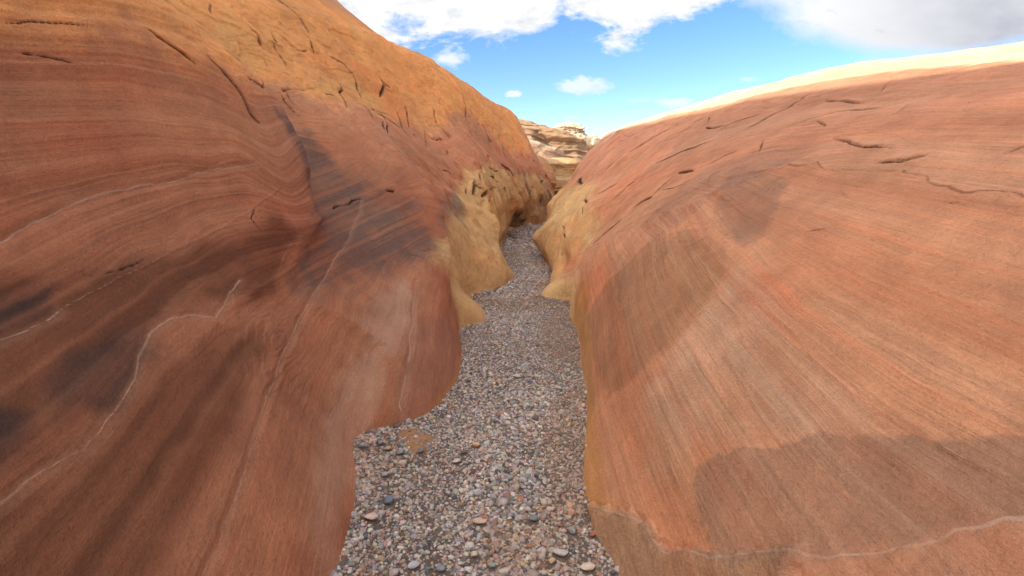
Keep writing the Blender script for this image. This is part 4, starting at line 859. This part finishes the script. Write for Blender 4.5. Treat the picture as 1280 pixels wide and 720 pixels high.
STONES = [  # x, y, radius, stretch, colour, name, label
 (-.222, 2.885, .026, (1.15, .95, .75), (.50, .30, .17), 'tan rounded stone in mid gravel, right of the orange sand patch'),
 (.06, 2.463, .019, (1.3, .8, .6), (.25, .245, .25), 'flat pale grey stone lying mid channel, upslope of the darker round stone'),
 (.105, 2.198, .027, (1.15, 1.0, .7), (.15, .145, .15), 'dark grey rounded stone in the centre of the gravel'),
 (.279, 2.094, .025, (.9, 1.1, .7), (.21, .20, .185), 'olive grey egg-shaped stone in the right half of the near gravel'),
 (.217, 1.954, .030, (1.7, .75, .6), (.33, .30, .27), 'long pale grey stone pointing diagonally near the bottom right'),
 (.32, 1.869, .030, (1.45, .85, .6), (.46, .37, .28), 'flat beige slab-like stone closest to the right wall foot'),
 (-.154, 2.18, .029, (1.5, .85, .6), (.40, .30, .22), 'broad tan angular stone left of the dark round stone'),
 (-.615, 2.291, .030, (1.2, 1.1, .7), (.11, .13, .155), 'largest blue-grey stone near the left wall foot'),
 (-.66, 2.128, .030, (1.4, .95, .65), (.42, .32, .26), 'pinkish beige stone beside the left wall foot'),
 (.452, 2.81, .020, (1.1, 1.0, .8), (.45, .27, .15), 'tan stone touching the right wall foot'),
 (-.689, 2.516, .024, (1.2, .9, .6), (.24, .245, .25), 'smooth grey stone between the left wall and the blue-grey one'),
 (-.417, 1.878, .026, (1.3, .85, .6), (.32, .32, .33), 'pale grey oval stone at the bottom left edge of the frame'),
 (-.299, 1.859, .022, (1.1, .9, .7), (.17, .18, .19), 'slate grey stone at the bottom, between two paler ones'),
 (-.085, 1.887, .021, (1.1, .9, .7), (.20, .215, .19), 'greenish grey stone at the bottom centre of the gravel'),
 (-.167, 1.944, .021, (1.1, .9, .75), (.43, .36, .28), 'cream pebble just behind the greenish grey one'),
 (.172, 1.91, .018, (1.2, .9, .7), (.42, .27, .16), 'small orange-tan stone under the long pale grey stone'),
 (-.287, 2.791, .021, (1.2, .85, .7), (.105, .10, .105), 'nearly black stone just left of the tan rounded stone'),
 (-.321, 2.69, .023, (1.35, .8, .6), (.40, .34, .29), 'pale wedge-shaped stone below the nearly black one'),
 (.368, 2.067, .017, (1.0, 1.0, .8), (.30, .10, .05), 'rust red pebble near the foot of the right wall'),
 (.047, 4.03, .028, (1.3, .9, .7), (.46, .38, .31), 'isolated pale stone farther up the gravel'),
 (-.539, 2.76, .024, (1.2, .95, .7), (.13, .13, .145), 'dark grey stone on the right edge of the orange sand'),
 (-.66, 2.76, .025, (1.1, 1.0, .75), (.19, .205, .225), 'bluish round stone left of the orange sand'),
 (-.745, 2.80, .021, (1.4, .9, .6), (.32, .21, .16), 'brown oval stone in the pocket of the left wall'),
 (-.80, 2.86, .024, (1.0, 1.1, .8), (.18, .175, .18), 'grey upright stone against the pocket of the left wall'),
 (-.875, 2.74, .024, (1.0, 1.0, .8), (.21, .22, .24), 'pale blue-grey stone at the outer corner of the pocket'),
]

def scatter(y0, y1, mean, sig, dens, seed, lo=-.03, hi=.03):
    g = np.random.default_rng(seed)
    out = []
    Y = np.linspace(y0, y1, 200); W = base_r(Y) - base_l(Y) + hi - lo
    area = float(np.trapz(W, Y)); n = int(area / (math.pi * (mean / 2) ** 2) * dens)
    yy_ = g.uniform(y0, y1, n * 2); xx_ = g.uniform(-1.3, 3.2, n * 6)[:n * 6]; yy_ = g.uniform(y0, y1, n * 6)
    ok = (xx_ > base_l(yy_) + lo) & (xx_ < base_r(yy_) + hi)
    xx_, yy_ = xx_[ok][:n], yy_[ok][:n]
    r = mean / 2 * np.exp(g.normal(0, sig, len(xx_)))
    # finer in the middle of the channel, coarser by the left wall and in clumps
    cl = noise3(np.stack([xx_ * 2.3, yy_ * 1.4, 0 * xx_], 1) + 50)
    side_ = (xx_ - base_l(yy_)) / (base_r(yy_) - base_l(yy_))
    r = r * np.exp(.28 * cl + .22 * smooth(.35, .0, side_) - .12 * smooth(.5, .9, side_))
    keep = np.ones(len(xx_), bool)
    for sx, sy, rr in SAND: keep &= ((xx_ - sx) ** 2 + (yy_ - sy) ** 2 > (rr * .85) ** 2) | (g.random(len(xx_)) < .06)
    for st in STONES: keep &= (xx_ - st[0]) ** 2 + (yy_ - st[1]) ** 2 > (st[2] * .9 + r) ** 2
    return xx_[keep], yy_[keep], r[keep]

batches = []
def add(sub, args, seed, dz=0):
    x, y, r = scatter(*args)
    z = floor_h(x, y) - r * .25 + dz
    batches.append(pebble_batch(sub, x, y, z, r, seed))
add(2, (1.5, 3.4, .0155, .38, 1.4, 11), 21)
add(2, (1.5, 3.4, .026, .28, .13, 12), 22, .003)
add(1, (.4, 1.5, .022, .34, .9, 13), 23)
add(1, (3.4, 6.2, .0165, .36, 1.3, 14), 24)
add(1, (3.4, 6.2, .030, .25, .12, 15), 25, .003)
add(1, (6.2, 12, .026, .35, 1.1, 16), 26)
add(1, (12, 24, .045, .35, 1.0, 17), 27)
Vs, Fs, Cs, off = [], [], [], 0
for V_, F_, C_ in batches:
    Vs.append(V_); Fs.append(F_ + off); Cs.append(C_); off += len(V_)
GV, GC = np.vstack(Vs), np.vstack(Cs)
# orange sand stains part of the gravel along the right wall
ox = smooth(-.1, .5, noise3(np.stack([GV[:, 0] * 2.2, GV[:, 1] * 1.5, 0 * GV[:, 0]], 1) + 90) + .9 * smooth(.6, .95, (GV[:, 0] - base_l(GV[:, 1])) / (base_r(GV[:, 1]) - base_l(GV[:, 1]))) - .25)[:, None]
GC = GC * (1 - .35 * ox) + np.array([.36, .19, .09]) * .35 * ox
gr = link('gravel', raw_mesh('gravel', GV, np.vstack(Fs), GC), M_STONE)
tag(gr, 'mixed grey and tan pebbles filling the floor between the walls', 'gravel', kind='stuff')

V3, F3 = ico(4)
for i, (x, y, r, s, col, lab) in enumerate(STONES):
    g = np.random.default_rng(100 + i)
    q = V3.copy()
    for _ in range(7):
        d = g.normal(size=3); d /= np.linalg.norm(d); lim = g.uniform(.55, .88)
        q = q - np.maximum(q @ d - lim, 0)[:, None] * d * .85
    q = q * (1 + .05 * fbm(V3 * 2.2 + i * 7, 4))[:, None]
    q = q * np.array(s) * r * .78
    a = g.uniform(-.6, .6); q = q @ np.array([[math.cos(a), -math.sin(a), 0], [math.sin(a), math.cos(a), 0], [0, 0, 1]])
    t = np.array(col)[None] * np.array([1.4, 1.33, 1.24]) * (1 + .22 * fbm(V3 * 3.5 + i * 3, 4))[:, None]
    me = raw_mesh('stone', q, F3, t)
    o = link('stone', me, M_STONE)
    o.location = (x, y, float(floor_h(np.array([x]), np.array([y]))[0]) + r * s[2] * .62 + .006)
    tag(o, lab, 'stone', 'larger stones lying in the gravel')

# ------------------------------------------------------------------ rock formations farther up the canyon
def outcrop(name, cx, cy, w, d, h, seed, cols, ledge=.25, freq=2.5, rough_=.3, tilt=(0, 0), power=2.2, z0=-.5, lit=None, nu=300, nv=220):
    """layered sandstone dome: superellipsoid with stepped beds"""
    th = np.linspace(0, 2 * math.pi, nu + 1)[:-1]; ph = np.linspace(0, math.pi / 2, nv)
    TH, PH = np.meshgrid(th, ph, indexing='ij')
    hz = np.sin(PH) ** (2 / power) * (h - z0); rad = np.cos(PH) ** (2 / power)
    X = np.cos(TH) * rad * w; Y = np.sin(TH) * rad * d; Z = hz + z0
    p = np.stack([X + cx, Y + cy, Z], -1).reshape(-1, 3)
    nx = np.stack([np.cos(TH) / w, np.sin(TH) / d, 0 * TH], -1).reshape(-1, 3); nx /= np.linalg.norm(nx, axis=1, keepdims=True)
    S = p[:, 2] + tilt[0] * (p[:, 0] - cx) + tilt[1] * (p[:, 1] - cy) + .35 * rough_ * fbm(p * .35 + seed, 3)
    st = noise1(S * freq + seed) + .5 * noise1(S * freq * 2.7 + seed * 3) + .25 * noise1(S * freq * 7)
    st = np.tanh(st * 2.2)
    L = ledge * st + rough_ * 1.2 * fbm(p * .4 + seed, 4) + rough_ * .5 * (1 - 2 * np.abs(fbm(p * 1.1 + seed, 4)))
    fade = np.clip(np.cos(PH).ravel() * 1.6, 0.05, 1)
    p[:, :2] += nx[:, :2] * (L * fade)[:, None]
    p[:, 2] += rough_ * .55 * fbm(p * .8 + seed + 9, 4) * np.sin(PH).ravel() ** .5 + .10 * st * rough_
    t = smooth(-.5, .6, noise1(S * freq * .7 + seed * 2))[:, None]
    c = np.array(cols[0]) * (1 - t) + np.array(cols[1]) * t
    k = smooth(.0, .5, fbm(p * .9 + seed + 3, 4))[:, None] * .5
    c = c * (1 - k) + np.array(cols[2]) * k
    c = c * (1 + .15 * st)[:, None]
    idx = np.arange(nu * nv).reshape(nu, nv); nxt = np.roll(idx, -1, axis=0)
    F = np.stack([idx[:, :-1], nxt[:, :-1], nxt[:, 1:], idx[:, 1:]], -1).reshape(-1, 4)
    me = raw_mesh(name, p, F, np.clip(c, .02, .85), {'bed': S, 'vein': np.full(len(p), 6.0), 'crack': np.full(len(p), 6.0), 'lines': np.ones(len(p)), 'rough': np.full(len(p), 1.2), 'speck': np.zeros(len(p))})
    return link(name, me, M_FAR)

M_FAR = rock_material('far_sandstone', bed_amp=.8, bump=1.0, fine=.4)
o = outcrop('rock_ridge', -7.5, 44, 16.5, 6, 7.3, 5, [(.36, .22, .12), (.42, .28, .16), (.48, .34, .2)], ledge=.30, freq=1.6, rough_=.5, tilt=(.1, 0))
tag(o, 'long dull red rock ridge sloping down to the right behind the left wall', 'rock ridge')
o = outcrop('rock_summit', 7.4, 72, 6.6, 6, 9.0, 8, [(.56, .46, .30), (.44, .32, .21), (.60, .50, .35)], ledge=.55, freq=2.3, rough_=.9, power=1.7)
tag(o, 'farthest cream white knobbly rock top catching the sun', 'rock summit')
o = outcrop('rock_ledges', .0, 33, 3.9, 3.0, 4.9, 12, [(.40, .27, .17), (.48, .38, .25), (.32, .19, .12)], ledge=.40, freq=3.0, rough_=.35, tilt=(.3, 0), power=2.0)
tag(o, 'pink and pale layered rock ledges below the dull red ridge', 'rock ledges')
o = outcrop('rock_block', 2.55, 28.5, 1.55, 1.5, 2.75, 15, [(.44, .26, .11), (.46, .29, .14), (.36, .20, .09)], ledge=.14, freq=2.6, rough_=.28, power=3.6)
tag(o, 'blocky tan rock with a flat top filling the notch between the walls', 'rock block')
o = outcrop('boulder', 1.2, 25.0, 1.0, 1.3, 2.7, 18, [(.44, .25, .11), (.40, .20, .09), (.46, .30, .15)], ledge=.10, freq=2.4, rough_=.22, power=1.6)
tag(o, 'orange tan sloping rock just behind the end of the left wall', 'rock')

# ------------------------------------------------------------------ sky, sun, camera
SUN_DIR = Vector((-.87, -.5, .5)).normalized()
elev = math.asin(SUN_DIR.z); rot = math.atan2(SUN_DIR.x, SUN_DIR.y)
w = bpy.data.worlds.new('World'); scene.world = w; w.use_nodes = True
nt = w.node_tree; L = nt.links.new
bg = nt.nodes['Background']; outw = nt.nodes['World Output']
sky = nt.nodes.new('ShaderNodeTexSky'); sky.sky_type = 'NISHITA'; sky.sun_disc = False
sky.sun_elevation = elev; sky.sun_rotation = rot; sky.altitude = 600; sky.air_density = 1.0; sky.dust_density = 0; sky.ozone_density = 2.0
hsv = nt.nodes.new('ShaderNodeHueSaturation'); hsv.inputs['Saturation'].default_value = 1.25; hsv.inputs['Hue'].default_value = .51
L(sky.outputs[0], hsv.inputs['Color']); L(hsv.outputs[0], bg.inputs[0]); bg.inputs[1].default_value = SKY_STRENGTH
# clouds, placed by compass direction: q = (x / y, z / y) for the northern half, noise breaks their edges
tcw = nt.nodes.new('ShaderNodeTexCoord'); sep = nt.nodes.new('ShaderNodeSeparateXYZ'); L(tcw.outputs['Generated'], sep.inputs[0])
ysafe = math_(nt, 'MAXIMUM', sep.outputs['Y'], .02)
qx = math_(nt, 'DIVIDE', sep.outputs['X'], ysafe); qz = math_(nt, 'DIVIDE', sep.outputs['Z'], ysafe)
comb = nt.nodes.new('ShaderNodeCombineXYZ'); L(qx, comb.inputs[0]); L(math_(nt, 'MULTIPLY', qz, 2.0), comb.inputs[1])
def wnoise(vec, s, det, r=.6, dist=0.0):
    n = nt.nodes.new('ShaderNodeTexNoise'); n.inputs['Scale'].default_value = s; n.inputs['Detail'].default_value = det
    n.inputs['Roughness'].default_value = r; n.inputs['Distortion'].default_value = dist; L(vec, n.inputs['Vector']); return n.outputs['Fac']
nA = math_(nt, 'SUBTRACT', wnoise(comb.outputs[0], 7, 9, .62, .6), .5)
nC = math_(nt, 'SUBTRACT', wnoise(comb.outputs[0], 45, 6, .65, .5), .5)
nB = math_(nt, 'SUBTRACT', wnoise(comb.outputs[0], 3.0, 5, .55), .5)
def px_dir(px, py):
    dy = (360 - py) / 640; c_, s_ = math.cos(PITCH), math.sin(PITCH)
    Y = c_ + s_ * dy; return (px - 640) / 640 / Y, (c_ * dy - s_) / Y
def ellipse(px, py, rx, ry, rag, soft=1.0, slope=0.0, dens=1.0):
    cx, cz = px_dir(px, py); rx /= 640; ry /= 640
    dx = math_(nt, 'SUBTRACT', qx, cx); dz = math_(nt, 'SUBTRACT', qz, cz)
    dz = math_(nt, 'SUBTRACT', dz, math_(nt, 'MULTIPLY', dx, slope))
    a = math_(nt, 'POWER', math_(nt, 'ABSOLUTE', math_(nt, 'DIVIDE', dx, rx)), 2)
    b_ = math_(nt, 'POWER', math_(nt, 'ABSOLUTE', math_(nt, 'DIVIDE', dz, ry)), 2)
    f = math_(nt, 'SUBTRACT', 1.0, math_(nt, 'SQRT', math_(nt, 'ADD', a, b_)))
    f = math_(nt, 'ADD', f, math_(nt, 'ADD', math_(nt, 'MULTIPLY', nA, rag * min(1.6, ry * 64 / 5)), math_(nt, 'ADD', math_(nt, 'MULTIPLY', nB, rag * .5), math_(nt, 'MULTIPLY', nC, rag * (.35 if ry > .04 else 2.0)))))
    f = math_(nt, 'MULTIPLY', f, dens * 1.7 / soft, clamp=True)
    return math_(nt, 'SMOOTH_MIN', f, dens, .1)
CL = [ellipse(500, -60, 260, 98, .9, .4), ellipse(590, -18, 100, 60, .8, .4), ellipse(800, -45, 140, 80, 1.0, .4), ellipse(780, -3, 60, 36, 1.2, .5), ellipse(650, -3, 60, 40, .9, .4),
      ellipse(1230, -75, 390, 142, .35, .6, slope=-.10), ellipse(1170, 14, 210, 54, .35, .6, slope=-.02),
      ellipse(730, 108, 40, 10, .9, .9, dens=.7), ellipse(728, 102, 16, 8, .8, .9, dens=.7), ellipse(641, 117, 11, 5, .8, .8, dens=.8), ellipse(562, 74, 22, 11, .9, 1.2, dens=.8),
      ellipse(560, 36, 28, 5, .8, 1.0, dens=.9), ellipse(842, 128, 24, 7, .9, 1.0, dens=.6), ellipse(935, 99, 12, 4, .9, 1.0, dens=.35), ellipse(800, 125, 18, 4, .9, 1.2, dens=.25), ellipse(715, 147, 14, 3, .9, 1.2, dens=.3)]
mask = CL[0]
for c_ in CL[1:]: mask = math_(nt, 'MAXIMUM', mask, c_)
north = math_(nt, 'MULTIPLY', math_(nt, 'SUBTRACT', sep.outputs['Y'], .15), 8, clamp=True)
mask = math_(nt, 'MULTIPLY', mask, north)
# unseen cloud added overhead and behind to brighten and whiten the shade
zs = math_(nt, 'MAXIMUM', sep.outputs['Z'], .05)
comb2 = nt.nodes.new('ShaderNodeCombineXYZ'); L(math_(nt, 'DIVIDE', sep.outputs['X'], zs), comb2.inputs[0]); L(math_(nt, 'DIVIDE', sep.outputs['Y'], zs), comb2.inputs[1])
over = math_(nt, 'MULTIPLY_ADD', wnoise(comb2.outputs[0], .9, 7, .6), 5, -1.9, clamp=True)
up = math_(nt, 'MAXIMUM', math_(nt, 'SUBTRACT', 1.0, north), math_(nt, 'MULTIPLY', math_(nt, 'SUBTRACT', qz, .5), 6, clamp=True))
up = math_(nt, 'MULTIPLY', up, math_(nt, 'MULTIPLY', sep.outputs['Z'], 8, clamp=True))
mask = math_(nt, 'MAXIMUM', mask, math_(nt, 'MULTIPLY', over, up))
cb = nt.nodes.new('ShaderNodeBackground')
# cloud body: grey towards the low right bank, white elsewhere
shade = nt.nodes.new('ShaderNodeMix'); shade.data_type = 'RGBA'
gx_, gz_ = px_dir(1290, 40)
gsh = math_(nt, 'SUBTRACT', 1.15, math_(nt, 'MULTIPLY', math_(nt, 'ABSOLUTE', math_(nt, 'SUBTRACT', qx, gx_)), 2.6), clamp=True)
gsh = math_(nt, 'MULTIPLY', gsh, math_(nt, 'MULTIPLY_ADD', wnoise(comb.outputs[0], 4, 5), 1.4, .1), clamp=True)
gsh = math_(nt, 'MAXIMUM', gsh, math_(nt, 'MULTIPLY_ADD', wnoise(comb.outputs[0], 14, 6), 2.6, -1.35, clamp=True))
L(gsh, shade.inputs[0]); shade.inputs[6].default_value = (1, 1, 1, 1); shade.inputs[7].default_value = (.52, .53, .60, 1)
L(shade.outputs[2], cb.inputs[0])
# cloud brightened round the sun, behind left, to light the right wall
dot = nt.nodes.new('ShaderNodeVectorMath'); dot.operation = 'DOT_PRODUCT'; L(tcw.outputs['Generated'], dot.inputs[0]); dot.inputs[1].default_value = SUN_DIR[:]
glow = math_(nt, 'POWER', math_(nt, 'MAXIMUM', dot.outputs['Value'], 0.0), 1.5)
L(math_(nt, 'MULTIPLY_ADD', glow, 1.7, CLOUD), cb.inputs[1])
mxs = nt.nodes.new('ShaderNodeMixShader'); L(mask, mxs.inputs[0]); L(bg.outputs[0], mxs.inputs[1]); L(cb.outputs[0], mxs.inputs[2]); L(mxs.outputs[0], outw.inputs['Surface'])

sl = bpy.data.lights.new('sun', 'SUN'); sl.energy = 3.2; sl.angle = math.radians(.53); sl.color = (1, .93, .82)
so = bpy.data.objects.new('sun', sl); scene.collection.objects.link(so); so.location = (-20, -12, 20)
so.rotation_euler = SUN_DIR.to_track_quat('Z', 'Y').to_euler()

cam = bpy.data.cameras.new('camera'); co = bpy.data.objects.new('camera', cam); scene.collection.objects.link(co)
cam.lens = 18.0; cam.sensor_width = 36.0; cam.clip_start = .05; cam.clip_end = 8000
co.location = (0, 0, CAM_Z); co.rotation_euler = (math.pi / 2 - PITCH, 0, 0)
scene.camera = co
vs = scene.view_settings
vs.view_transform = 'Standard'; vs.look = 'None'; vs.gamma = 1.0; vs.use_curve_mapping = False; vs.exposure = EXPOSURE
scene.cycles.max_bounces = 6; scene.cycles.diffuse_bounces = 4; scene.cycles.adaptive_threshold = .02
scene.cycles.use_denoising = True
